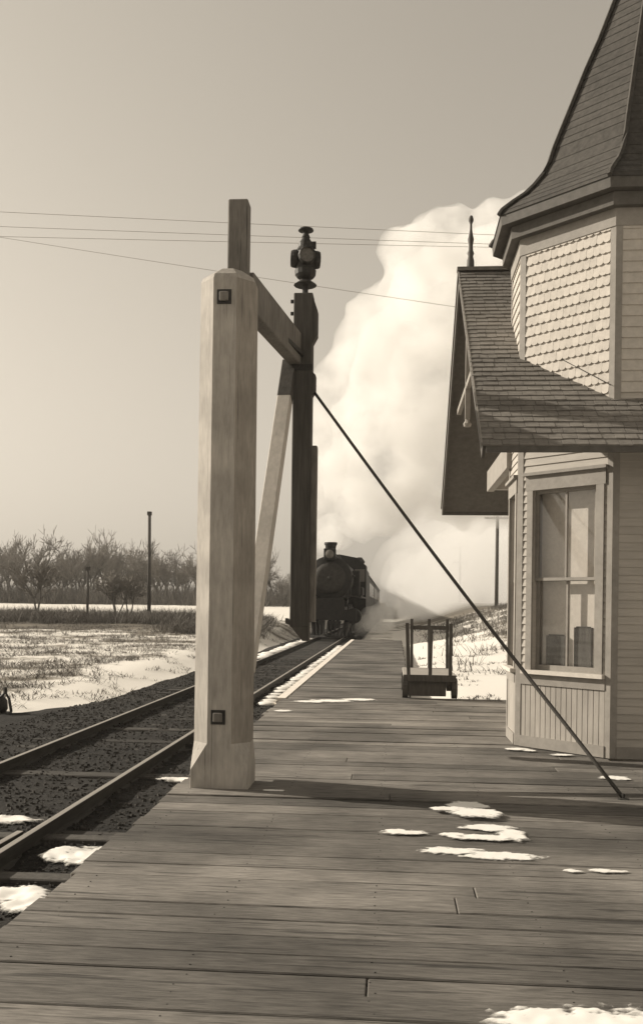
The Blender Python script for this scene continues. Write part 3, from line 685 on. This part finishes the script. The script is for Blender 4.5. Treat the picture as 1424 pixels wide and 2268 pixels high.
# ------------------------------------------------------------------ steam train
LY = 44.6; lo = thing('steam_locomotive', 'black steam locomotive coming towards the platform under its steam', 'locomotive', (TC, LY, 0))
def lz(pr, c, n, nm, mat='loco', par=lo, ax='y', sm_=True): return MB().lathe(pr, c, n, axis=ax).build(nm, M[mat], par, sm_)
lz([(1.02, 0), (1.06, .05), (1.06, 2.0), (1.0, 2.02), (1.08, 8.2)], (TC, LY + 1.2, 2.85), 24, 'boiler')
sb = lz([(.02, -.12), (.5, -.10), (.74, -.02), (.76, .06)], (TC, LY + 1.15, 2.85), 20, 'smokebox_door', 'loco_trim')
lz([(.10, -.05), (.10, .02)], (TC, LY + 1.02, 2.85), 8, 'door_boss', 'iron', sb)
lz([(.30, 0), (.24, .2), (.22, .55), (.27, .85), (.31, .9), (.31, 1.0), (.22, 1.0)], (TC - .02, LY + 2.1, 3.6), 16, 'smokestack', ax='z')
hl = MB().box(TC - .28, TC + .28, LY + 1.0, LY + 1.5, 3.72, 4.25).build('headlight', M['loco'], lo, bevel=.03)
lz([(.21, -.03), (.21, .0)], (TC, LY + .99, 3.98), 14, 'lens', 'lens', hl)
lz([(.42, 0), (.42, .35), (.3, .6), (.02, .7)], (TC, LY + 4.4, 3.5), 14, 'steam_dome', ax='z')
lz([(.36, 0), (.36, .3), (.25, .5), (.02, .58)], (TC, LY + 3.3, 3.5), 14, 'sand_dome', ax='z')
MB().box(TC - 1.3, TC + 1.3, LY + .55, LY + .85, .85, 1.35).build('buffer_beam', M['loco'], lo)
m_ = MB()
for i in range(13):
    k_ = (i - 6) / 6; m_.beam((TC + k_ * 1.15, LY + .5, .80), (TC + k_ * .95, LY - .45 + abs(k_) * .75, .12), .07, .07, up=(0, 1, 0))
m_.beam((TC - 1.0, LY + .28, .12), (TC, LY - .48, .12), .08, .08); m_.beam((TC + 1.0, LY + .28, .12), (TC, LY - .48, .12), .08, .08)
m_.build('pilot', M['loco'], lo)
for s in (-1, 1):
    lz([(.3, 0), (.38, .02), (.38, .98), (.3, 1.0)], (TC + s * 1.12, LY + 1.3, 1.05), 14, 'cylinder')
    MB().box(TC + s * 1.2 - .3, TC + s * 1.2 + .3, LY + 1.2, LY + 9.4, 1.95, 2.03).build('running_board', M['loco'], lo)
    for i, yy in enumerate((4.0, 5.9, 7.8)):
        lz([(.55, 0), (.83, .0), (.83, .13), (.55, .13)], (TC + s * .75 - .065, LY + yy, .83), 20, 'driving_wheel', 'loco', lo, 'x', False)
    for yy in (1.9, 3.0): lz([(.3, 0), (.42, .0), (.42, .12), (.3, .12)], (TC + s * .75 - .06, LY + yy - .3, .42), 14, 'pilot_wheel', 'loco', lo, 'x', False)
    MB().box(TC + s * .95 - .04, TC + s * .95 + .04, LY + 2.2, LY + 8, .78, .92).build('side_rod', M['loco_trim'], lo)
MB().tube([(TC - .9, LY + .6, 1.6), (TC - .9, LY + .9, 2.2), (TC - 1.1, LY + 1.4, 3.0), (TC - 1.1, LY + 9.2, 3.1)], .03, 5).build('handrail', M['loco'], lo)
MB().tube([(TC + .9, LY + .6, 1.6), (TC + .9, LY + .9, 2.2), (TC + 1.1, LY + 1.4, 3.0), (TC + 1.1, LY + 9.2, 3.1)], .03, 5).build('handrail', M['loco'], lo)
MB().box(TC + .95, TC + 1.35, LY + 3.4, LY + 3.9, 2.05, 3.3).build('air_pump', M['loco'], lo, bevel=.05)
MB().box(TC + .95, TC + 1.45, LY + 5.2, LY + 7.4, 2.05, 2.55).build('air_tank', M['loco'], lo, bevel=.08)
lz([(.2, 0), (.17, .15), (.1, .25), (.02, .3)], (TC, LY + 2.75, 3.62), 10, 'bell', ax='z')
MB().box(TC - .75, TC + .75, LY + .56, LY + .6, 1.36, 1.9).build('front_step', M['loco'], lo)
cab = MB().prism([(TC - 1.5, 1.5), (TC + 1.5, 1.5), (TC + 1.5, 3.8), (TC + .9, 4.25), (TC, 4.42), (TC - .9, 4.25), (TC - 1.5, 3.8)], 'y', LY + 9.3, LY + 11.4).build('cab', M['loco'], lo)
for s in (-1, 1): MB().box(TC + s * 1.15 - .28, TC + s * 1.15 + .28, LY + 9.27, LY + 9.298, 2.9, 3.6).build('cab_window', M['lens'], cab)
MB().box(TC - .75, TC + .75, LY + .9, LY + 11, .9, 1.5).build('frame', M['loco'], lo)
lo.scale = (1.08, 1.0, 1.07)
tn = thing('tender', 'black coal tender coupled behind the locomotive', 'tender', (TC, LY + 15, 0))
MB().box(TC - 1.5, TC + 1.5, LY + 11.9, LY + 18.5, 1.0, 3.35).build('tank', M['loco'], tn, bevel=.05)
m_ = MB()
for i in range(60):
    r = random.uniform(.15, .35); m_.lathe([(r * .4, -r), (r, 0), (r * .4, r * .7)], (TC + random.uniform(-1.1, 1.1), LY + random.uniform(12.4, 16.5), 3.45 + random.uniform(0, .35)), 5)
tag(m_.build('coal', M['loco'], tn), kind='stuff')
for s in (-1, 1):
    for yy in (12.9, 14.2, 16.2, 17.5): lz([(.3, 0), (.42, 0), (.42, .12), (.3, .12)], (TC + s * .75 - .06, LY + yy, .42), 12, 'wheel', 'loco', tn, 'x', False)
tn.scale = (1.04, 1.0, 1.2)
cars = ['first dark passenger coach directly behind the tender', 'second dark passenger coach further down the train', 'last dark passenger coach at the far end of the train']
for i, lab in enumerate(cars):
    y0_ = LY + 19.2 + i * 18.2
    ccn = thing('passenger_coach', lab, 'coach', (TC, y0_ + 8.6, 0), 'coaches of the train')
    MB().box(TC - 1.48, TC + 1.48, y0_, y0_ + 17.3, 1.0, 3.45).build('body', M['car'], ccn)
    MB().prism([(TC - 1.55, 3.45), (TC + 1.55, 3.45), (TC + 1.35, 3.75), (TC + .8, 3.9), (TC + .75, 4.2), (TC + .4, 4.32), (TC - .4, 4.32), (TC - .75, 4.2), (TC - .8, 3.9), (TC - 1.35, 3.75)], 'y', y0_ - .3, y0_ + 17.6).build('roof', M['car_roof'], ccn)
    ccn.scale = (1.04, 1.0, 1.08)
    for k_ in range(12):
        MB().box(TC + 1.481, TC + 1.50, y0_ + 1.2 + k_ * 1.28, y0_ + 2.0 + k_ * 1.28, 2.2, 3.1).build('window', M['lens'], ccn)
    for s in (-1, 1):
        for yy in (1.8, 4.0, 13.4, 15.6): lz([(.3, 0), (.42, 0), (.42, .12), (.3, .12)], (TC + s * .75 - .06, y0_ + yy, .42), 10, 'wheel', 'loco', ccn, 'x', False)

# ------------------------------------------------------------------ steam
def plume(name, balls, dens, label, voxel, disp, dsize, aniso=0.25, nsc=.4):
    bm = bmesh.new()
    for x, y, z, r in balls:
        mt = Matrix.Translation((x, y, z)) @ Matrix.Diagonal((r, r * 1.0, r, 1)); bmesh.ops.create_icosphere(bm, subdivisions=3, radius=1, matrix=mt)
    me = bpy.data.meshes.new(name); bm.to_mesh(me); bm.free(); me.materials.append(steam_mat(name, dens, aniso, nsc))
    o = link(name, me); tag(o, label, 'steam', kind='stuff')
    rm = o.modifiers.new('remesh', 'REMESH'); rm.mode = 'VOXEL'; rm.voxel_size = voxel
    for i, (d, s) in enumerate(((disp, dsize), (disp * .5, dsize * .36))):
        tx = bpy.data.textures.new('billow', 'CLOUDS'); tx.noise_scale = s; tx.noise_depth = 3
        dm = o.modifiers.new('billow', 'DISPLACE'); dm.texture = tx; dm.texture_coords = 'GLOBAL'; dm.strength = d; dm.mid_level = .45
        rm = o.modifiers.new('remesh', 'REMESH'); rm.mode = 'VOXEL'; rm.voxel_size = voxel
    return o
PUFFS = [(-4.428, 54.0, 5.607, 0.38), (-4.277, 54.0, 6.556, 0.7), (-4.128, 54.0, 7.64, 0.92), (-4.036, 54.0, 8.859, 1.13), (-3.97, 54.0, 10.078, 1.3), (-3.715, 54.0, 11.296, 1.49), (-3.461, 54.0, 12.648, 1.49), (-2.938, 54.0, 13.999, 1.62), (-2.144, 54.0, 15.345, 1.89), (-2.032, 54.0, 17.099, 1.67), (-1.108, 54.0, 18.574, 1.75), (0.089, 54.0, 19.502, 2.02), (0.738, 54.0, 21.107, 1.75), (1.125, 54.0, 22.177, 1.67), (2.847, 54.0, 23.086, 1.89), (4.299, 54.0, 23.729, 1.67), (5.881, 54.0, 24.1, 1.89), (7.72, 54.0, 24.197, 2.16), (-2.117, 60.0, 8.022, 1.8), (-2.148, 60.0, 10.422, 2.4), (-1.289, 60.0, 13.419, 2.85), (0.169, 60.0, 16.107, 3.3), (1.324, 60.0, 18.788, 3.3), (3.068, 60.0, 21.453, 3.6), (5.991, 60.0, 23.197, 3.6), (0.85, 60.0, 9.53, 2.7), (2.592, 60.0, 12.516, 3.6), (4.032, 60.0, 15.49, 3.6), (6.053, 60.0, 18.448, 3.9), (8.946, 60.0, 20.787, 3.9), (4.698, 60.0, 9.541, 2.7), (7.302, 60.0, 12.511, 3.6), (9.597, 60.0, 15.463, 3.9), (-0.314, 60.0, 7.432, 1.35), (7.344, 60.0, 9.252, 2.4), (10.941, 60.0, 23.712, 3.3), (11.878, 60.0, 18.396, 3.6)]
PUFFS = [(-3.3, 46.8, 4.9, .34), (-3.4, 48.5, 5.2, .5), (-3.8, 50.5, 5.6, .6), (-4.1, 52.3, 5.9, .6)] + PUFFS
plume('steam_plume', PUFFS, .36, 'tall white plume of steam billowing up from the locomotive', .32, 2.6, 2.8)
plume('cylinder_steam', [(-1.55, 47.4, .45, .5), (-1.3, 49.0, .6, .7), (-1.0, 51, .8, .8), (-.7, 53.5, .9, .9), (-.5, 57, 1.0, 1.0), (-.9, 50, 1.2, .6), (-.4, 55, 1.6, .7)], .30,
      'low cloud of steam blown from beside the locomotive', .25, .8, 1.0, nsc=.9)
rs = random.Random(5)
plume('drifting_steam', [(rs.uniform(4.0, 30), rs.uniform(80, 135), rs.uniform(1.5, 8.5), rs.uniform(4.0, 7.0)) for _ in range(44)], .06,
      'thin bright steam drifting low over the far brush', 1.0, 2.5, 5.0, nsc=.15)

# ------------------------------------------------------------------ poles and wires
def pole(x, y, h, r, label, arm=None, ins=4, dirx=True, lean=0.0):
    z = gh(x, y) - .1; t = thing('utility_pole', label, 'pole', (x, y, z))
    MB().tube([(x, y, z), (x + lean * .5, y, z + h * .5), (x + lean, y, z + h)], [r * 1.25, r * 1.1, r], 8).build('shaft', M['pole'], t, True)
    if arm:
        for j, (az, al) in enumerate(arm):
            ar = MB().box(x - al / 2, x + al / 2, y - .16, y - .06, z + h - az - .06, z + h - az + .06).build('cross_arm', M['pole'], t)
            for k_ in range(ins):
                xx = x - al / 2 + al * (k_ + .5) / ins
                MB().lathe([(.02, 0), (.02, .08), (.04, .1), (.04, .17), (.01, .2)], (xx, y - .11, z + h - az + .061), 6).build('insulator', M['lens'], ar)
    else: MB().box(x + lean - .13, x + lean + .13, y - .13, y + .13, z + h - .22, z + h + .03).build('cap_block', M['pole'], t)
    return t
pole(-16.35, 60, 7.35, .105, 'tall bare pole standing in the snowy field left of the post', lean=-.06)
pole(-20.1, 58.5, 3.5, .075, 'short thin pole among the small field trees')
pole(7.95, 70, 7.2, .12, 'telegraph pole with cross arm close to the bay window', [(.25, 2.0)])
pole(8.85, 120, 7.6, .13, 'distant telegraph pole with cross arms fading in the steam', [(.25, 2.2), (2.2, 2.0)])
def wire(pts, sag, label, rad=.008):
    out = []
    for a, b in zip(pts, pts[1:]):
        a, b = Vector(a), Vector(b)
        for i in range(13): t = i / 12; out.append(a.lerp(b, t) - Vector((0, 0, sag * 4 * t * (1 - t))))
    tag(MB().tube(out, rad, 4).build('overhead_wire', M['wire'], None, True), label, 'wire', 'overhead wires')
wire([(-40, 22, 13.6), (22, 22, 9.4)], .15, 'uppermost overhead wire crossing the sky above the gate post', .006)
wire([(-40, 22.4, 13.0), (22, 22.4, 9.55)], .12, 'middle overhead wire of the three running close together', .006)
wire([(-40, 22.8, 12.45), (22, 22.8, 9.9)], .1, 'lowest overhead wire of the three running close together', .006)
wire([(-25.08, 32.8, 17.12), (9.89, 23.6, 8.09)], .12, 'single overhead wire slanting down across the sky behind the lamp', .007)

# ------------------------------------------------------------------ bare trees
def tree_segs(seed, h, spread=1.0, forks=1):
    rn = random.Random(seed); segs = []
    def grow(p, d, l, r, lev):
        n = 3; q = p
        for i in range(n):
            d2 = (d + Vector((rn.gauss(0, .10), rn.gauss(0, .10), rn.gauss(.07, .05)))).normalized(); q2 = q + d2 * l / n
            segs.append((q, q2, r * (1 - .12 * i), r * (1 - .12 * (i + 1)), lev)); q, d = q2, d2
            if lev >= 1 and lev < 4 and rn.random() < .75: kid(q, d, l * rn.uniform(.35, .6), r * .4, lev + 1, .8)
        if lev < 4:
            for _ in range(rn.choice((2, 3, 3)) if lev else rn.choice((3, 4))): kid(q, d, l * rn.uniform(.6, .85), r * .62, lev + 1, .55 * spread)
    def kid(p, d, l, r, lev, ang):
        a = rn.random() * 6.283; u = d.orthogonal().normalized(); v = d.cross(u)
        grow(p, (d + (u * math.cos(a) + v * math.sin(a)) * ang * rn.uniform(.6, 1.3)).normalized(), l, r, lev)
    for f in range(forks):
        d0 = Vector((rn.gauss(0, .06) + (f - (forks - 1) / 2) * .5, rn.gauss(0, .1), 1)).normalized()
        grow(Vector((0, 0, -.1)), d0, h * .34, h * .017, 0)
    return segs
def tree_parts(seed, h, spread=1.0, forks=1, thick=1.0):
    tr, cr = MB(), MB()
    for a, b, r0, r1, lev in tree_segs(seed, h, spread, forks):
        if lev <= 1: tr.tube([a, b], [r0 * thick, r1 * thick], 5, cap=False)
        else: cr.tube([a, b], [max(r0, .02) * thick, max(r1, .013) * thick], 3, cap=False)
    return tr.mesh('trunk', M['bark']), cr.mesh('crown', M['twig'])
def plant_tree(parts, x, y, label, group, sc=1.0, rz=0.0, z=None, squash=1.0):
    t = thing('bare_tree', label, 'tree', (x, y, gh(x, y) if z is None else z), group); t.scale = (sc * squash, sc * squash, sc); t.rotation_euler.z = rz
    for nm, me in zip(('trunk', 'crown'), parts): link(nm, me, t, True)
    return t
VAR = [tree_parts(11 + i, 8.0, 1.0 + .15 * (i % 3), 1 + (i % 4 == 3), 1.25) for i in range(6)]
rt = random.Random(21)
WOOD = 'bare tree in the dense wood beyond the snowy field'
for i in range(140):
    t = i / 139; row = i % 4
    x = -78 + 62 * t + rt.uniform(-.8, .8); y = 118 + row * 9 + rt.uniform(-3, 3)
    x *= y / 125
    hs = (1.0 - .34 * t + .22 * math.sin(i * 1.9) * rt.random()) * rt.uniform(.72, 1.08) * 1.28
    if x / y > -.335 and x / y < -.30: hs *= 1.08
    plant_tree(rt.choice(VAR), x, y, WOOD, 'trees of the wood', hs, rt.random() * 6.28, squash=.85)
for i in range(30):
    x = -19 + 12.5 * i / 29 + rt.uniform(-.6, .6); y = 150 + rt.uniform(0, 25)
    plant_tree(rt.choice(VAR), x * y / 150, y, 'small pale bare tree of the distant wood between post and gate mast', 'trees of the distant wood', rt.uniform(.5, .75), rt.random() * 6.28)
for i in range(16):
    x = 1.5 + 19 * i / 15 + rt.uniform(-1, 1); y = 150 + rt.uniform(0, 30)
    plant_tree(rt.choice(VAR), x, y, 'faint bare tree of the far wood behind the drifting steam', 'trees behind the steam', rt.uniform(.45, .75), rt.random() * 6.28)
SMALL = [tree_parts(71, 3.6, 1.3, 2, 1.3), tree_parts(77, 3.3, 1.1, 3, 1.2), tree_parts(83, 3.2, 1.0, 2, 1.2)]
plant_tree(SMALL[0], -24.2, 60, 'small forked bare tree at the left end of the brush line', 'small field trees', 1.15, 0)
plant_tree(SMALL[1], -18.75, 60.5, 'small bare tree left of the tall pole, leaning left', 'small field trees', 1.0, 1.3)
plant_tree(SMALL[2], -17.7, 60, 'small bare tree close beside the tall pole', 'small field trees', 1.0, .4)

# ------------------------------------------------------------------ weeds, brush, stubble
def tufts(name, label, mat, n, place, hmin, hmax, blades, spread, wid, rn):
    m_ = MB()
    for _ in range(n):
        xy = place(rn)
        if xy is None: continue
        x, y = xy; z = gh(x, y) - .02; h0 = rn.uniform(hmin, hmax); sc = 1.0
        for b in range(blades):
            a = rn.random() * 6.283; l = h0 * rn.uniform(.5, 1.1); bx_, by_ = x + rn.gauss(0, spread * .35), y + rn.gauss(0, spread * .35)
            dx, dy = math.cos(a) * spread * rn.random(), math.sin(a) * spread * rn.random(); w = wid * rn.uniform(.6, 1.3)
            ca, sa = math.cos(a + 1.57) * w, math.sin(a + 1.57) * w
            m_.add([(bx_ - ca, by_ - sa, z), (bx_ + ca, by_ + sa, z), (bx_ + dx * .6 + ca * .7, by_ + dy * .6 + sa * .7, z + l * .6), (bx_ + dx * .6 - ca * .7, by_ + dy * .6 - sa * .7, z + l * .6), (bx_ + dx * 1.3, by_ + dy * 1.3, z + l)],
                   [[0, 1, 2, 3], [3, 2, 4]])
    return tag(m_.build(name, mat), label, kind='stuff')
rw = random.Random(3)
def pl_field(rn):
    y = 15.5 + 34 * rn.random() ** 1.2; x = -6.9 - (y * .47) * rn.random()
    k = nz(x, y, .5) + .5 * nz(x, y, 1.7, 5)
    return (x, y) if k > -.10 + rn.uniform(-.3, .3) + (.5 if x > -7.5 else 0) else None
tufts('field_weeds', 'dry brown weeds standing through the snow left of the track', M['weed'], 11000, pl_field, .04, .20, 7, .34, .010, rw)
def pl_hedge(rn):
    y = rn.uniform(50, 62); x = -9.5 - 26 * rn.random(); return (x, y) if nz(x, 0, .4) > -.35 + rn.uniform(-.2, .2) else None
tufts('field_edge_brush', 'dark brush line along the far edge of the field', M['brush'], 4200, pl_hedge, .25, .95, 8, .9, .016, rw)
def pl_mid(rn):
    y = rn.uniform(40, 60); x = -10.5 + 4.5 * rn.random() - (y - 40) * .1; return (x, y)
tufts('trackside_brush', 'dark brush beside the track in front of the train', M['brush'], 1700, pl_mid, .2, .7, 8, .8, .016, rw)
def pl_wood(rn): y = rn.uniform(112, 150); return (-80 * y / 125 * rn.random() ** .9 - 8 * y / 125, y)
tufts('wood_undergrowth', 'tangled bare undergrowth of the wood', M['brush'], 6000, pl_wood, .9, 3.6, 8, 2.6, .028, rw)
def pl_far(rn): y = rn.uniform(145, 180); return (-24 + 46 * rn.random(), y)
tufts('far_undergrowth', 'pale undergrowth of the far wood', M['brush'], 3000, pl_far, .8, 2.2, 8, 2.2, .035, rw)
def pl_right(rn):
    y = rn.uniform(24, 66); x = 1.6 + 12 * rn.random() ** .8
    k = nz(x, y, .35, 8); return (x, y) if k > .12 - sm((x - 4) / 3) * sm((y - 30) / 12) * .5 + rn.uniform(-.2, .2) else None
tufts('bank_brush', 'brown brush on the snowy bank right of the platform', M['brush'], 3200, pl_right, .10, .5, 8, .6, .013, rw)
def pl_right_low(rn):
    y = rn.uniform(17, 34); x = .8 + 4.5 * rn.random(); return (x, y) if nz(x, y, .9, 8) > .25 else None
tufts('bank_stubble', 'sparse dry stubble in the snow behind the baggage cart', M['weed'], 1500, pl_right_low, .04, .14, 5, .15, .012, rw)
def pl_edge(rn):
    y = rn.uniform(14, 60); x = -5.0 - 2.6 * rn.random(); return (x, y) if nz(x, y, .8, 2) > .05 else None
tufts('verge_grass', 'sparse dead grass on the snowy verge of the track', M['weed'], 2600, pl_edge, .03, .14, 6, .2, .009, rw)

# ------------------------------------------------------------------ snow patches
def patch(label, blobs, z=.009, h=.006, seed=0, name='snow_patch', zf=None):
    """blobs: (x, y, half length, half width) lumps that merge into one thin drift"""
    rn = random.Random(seed); m_ = MB(); st_ = .014; blobs = [(a, b, c * 1.12, d * 1.5) for a, b, c, d in blobs]
    bx0 = min(b[0] - b[2] for b in blobs) - .06; bx1 = max(b[0] + b[2] for b in blobs) + .06
    by0 = min(b[1] - b[3] for b in blobs) - .06; by1 = max(b[1] + b[3] for b in blobs) + .06
    nx_ = max(4, min(130, int((bx1 - bx0) / st_))); ny_ = max(4, min(80, int((by1 - by0) / (st_ * .8))))
    idx = {}; thick = []
    def f(x, y):
        v = max(1 - ((x - b[0]) / b[2]) ** 2 - ((y - b[1]) / b[3]) ** 2 for b in blobs)
        return v + .5 * nz(x, y * 2, 7, seed) + .45 * nz(x, y * 2, 19, seed + 3) + .3 * nz(x, y * 2, 45, seed + 5)
    def vid(i, j):
        if (i, j) not in idx:
            x, y = bx0 + (bx1 - bx0) * i / nx_, by0 + (by1 - by0) * j / ny_; v = f(x, y)
            zb = zf(x, y) if zf else z
            thick.append(max(0, min(1, v))); idx[(i, j)] = len(m_.v); m_.v.append((x, y, zb - .004 + h * min(1, max(0, v) * 2.2) ** .6 * (1 + .4 * nz(x, y, 14, seed)) + .004))
        return idx[(i, j)]
    for i in range(nx_):
        for j in range(ny_):
            x, y = bx0 + (bx1 - bx0) * (i + .5) / nx_, by0 + (by1 - by0) * (j + .5) / ny_
            if f(x, y) > .02: m_.f.append([vid(i, j), vid(i + 1, j), vid(i + 1, j + 1), vid(i, j + 1)]); m_.mi.append(0)
    me = m_.mesh(name, M['thin_snow'], True); at = me.color_attributes.new('thick', 'FLOAT_COLOR', 'POINT')
    at.data.foreach_set('color', [c_ for v in thick for c_ in (v, v, v, 1)])
    tag(link(name, me), label, 'snow patch', 'snow patches')
patch('uppermost small snow patch on the boards in front of the bay', [(.62, 7.25, .16, .12), (.66, 7.02, .20, .12), (.42, 7.13, .10, .05)], z=.027, seed=1)
patch('ring shaped snow patch in the middle of the boards', [(.72, 6.62, .20, .08), (.66, 6.34, .27, .06), (.86, 6.44, .10, .12), (.45, 6.38, .09, .05)], seed=2)
patch('narrow snow sliver left of the ring shaped patch', [(.10, 6.42, .17, .055)], seed=3)
patch('long white snow streak below the ring shaped patch', [(.42, 5.96, .22, .065), (.72, 5.88, .26, .07)], seed=4)
patch('small snow crumbs on the boards near the right edge', [(1.32, 5.62, .12, .03), (1.12, 5.60, .06, .025)], seed=5)
patch('large snow sheet at the bottom right corner of the platform', [(.98, 3.36, .58, .24), (1.55, 3.36, .72, .25), (.62, 3.52, .22, .10), (.80, 3.1, .36, .22)], h=.012, seed=6)
patch('thin snow at the foot of the bay window corner', [(1.43, 10.38, .14, .06), (1.55, 10.30, .08, .05)], seed=7)
patch('thin snow below the wooden panel of the bay', [(1.86, 10.05, .13, .045)], seed=8)
patch('snow on the boards right of the anchor bolt', [(2.12, 8.75, .14, .08)], seed=9)
patch('broken snow on the boards near the white platform edge', [(-1.0, 15.2, .35, .16), (-.55, 15.5, .3, .14), (-1.35, 15.0, .25, .12)], h=.006, seed=10)
patch('little snow spot on the boards behind the post', [(-1.62, 13.6, .14, .09)], h=.006, seed=11)
patch('thin snow beside the foot of the white post', [(-.98, 7.72, .10, .03)], h=.005, seed=12)
bz = lambda x, y: bedz(x, y) + .012
patch('broad snow patch between two ties beside the platform', [(-2.02, 5.95, .16, .15), (-2.2, 5.93, .14, .10)], h=.02, seed=13, zf=bz)
patch('snow patch on the cinders nearest the camera at left', [(-2.16, 5.08, .22, .12), (-2.05, 4.95, .12, .10)], h=.02, seed=14, zf=bz)
patch('snow patch between the rails at the left edge', [(-2.95, 6.85, .22, .10)], h=.02, seed=15, zf=bz)
patch('narrow snow streak beside the tie near the post', [(-2.05, 8.65, .20, .06)], h=.02, seed=16, zf=bz)
patch('snow streak between the rails further along', [(-2.95, 15.6, .25, .2)], h=.02, seed=17, zf=bz)
m_ = MB()
for i in range(42):       # snow lying between the tie ends along the far platform edge
    y = 15.6 + .56 * i; x = -2.18
    m_.lathe([(.2, -.02), (.14, .02), (.03, .035)], (x + random.uniform(-.05, .05), y, bedz(x, y) + .01), 8)
tag(m_.build('snow_between_ties', M['snow'], None, True), 'snow lying between the tie ends along the platform edge', kind='stuff')
m_ = MB()
for i in range(44):
    y = 26 + .5 * i; x = -4.35
    m_.lathe([(.28, -.02), (.18, .02), (.03, .03)], (x + random.uniform(-.12, .12), y, bedz(x, y) + .01), 8)
tag(m_.build('snow_along_rail', M['snow'], None, True), 'broken snow line along the outer side of the far rail', kind='stuff')

# ------------------------------------------------------------------ winter haze
hz_m, hz_t, hz_b = base_mat('haze'); hz_t.nodes.remove(hz_b)
pv = N(hz_t, 'ShaderNodeVolumePrincipled'); pv.inputs['Color'].default_value = (.97, .96, .94, 1); pv.inputs['Density'].default_value = .00035; pv.inputs['Anisotropy'].default_value = .2
hz_t.links.new(pv.outputs[0], [n for n in hz_t.nodes if n.type == 'OUTPUT_MATERIAL'][0].inputs['Volume'])
tag(MB().box(-425, 425, -14, 905, -2.0, 34).build('haze', hz_m), 'thin winter haze over the fields', kind='stuff')
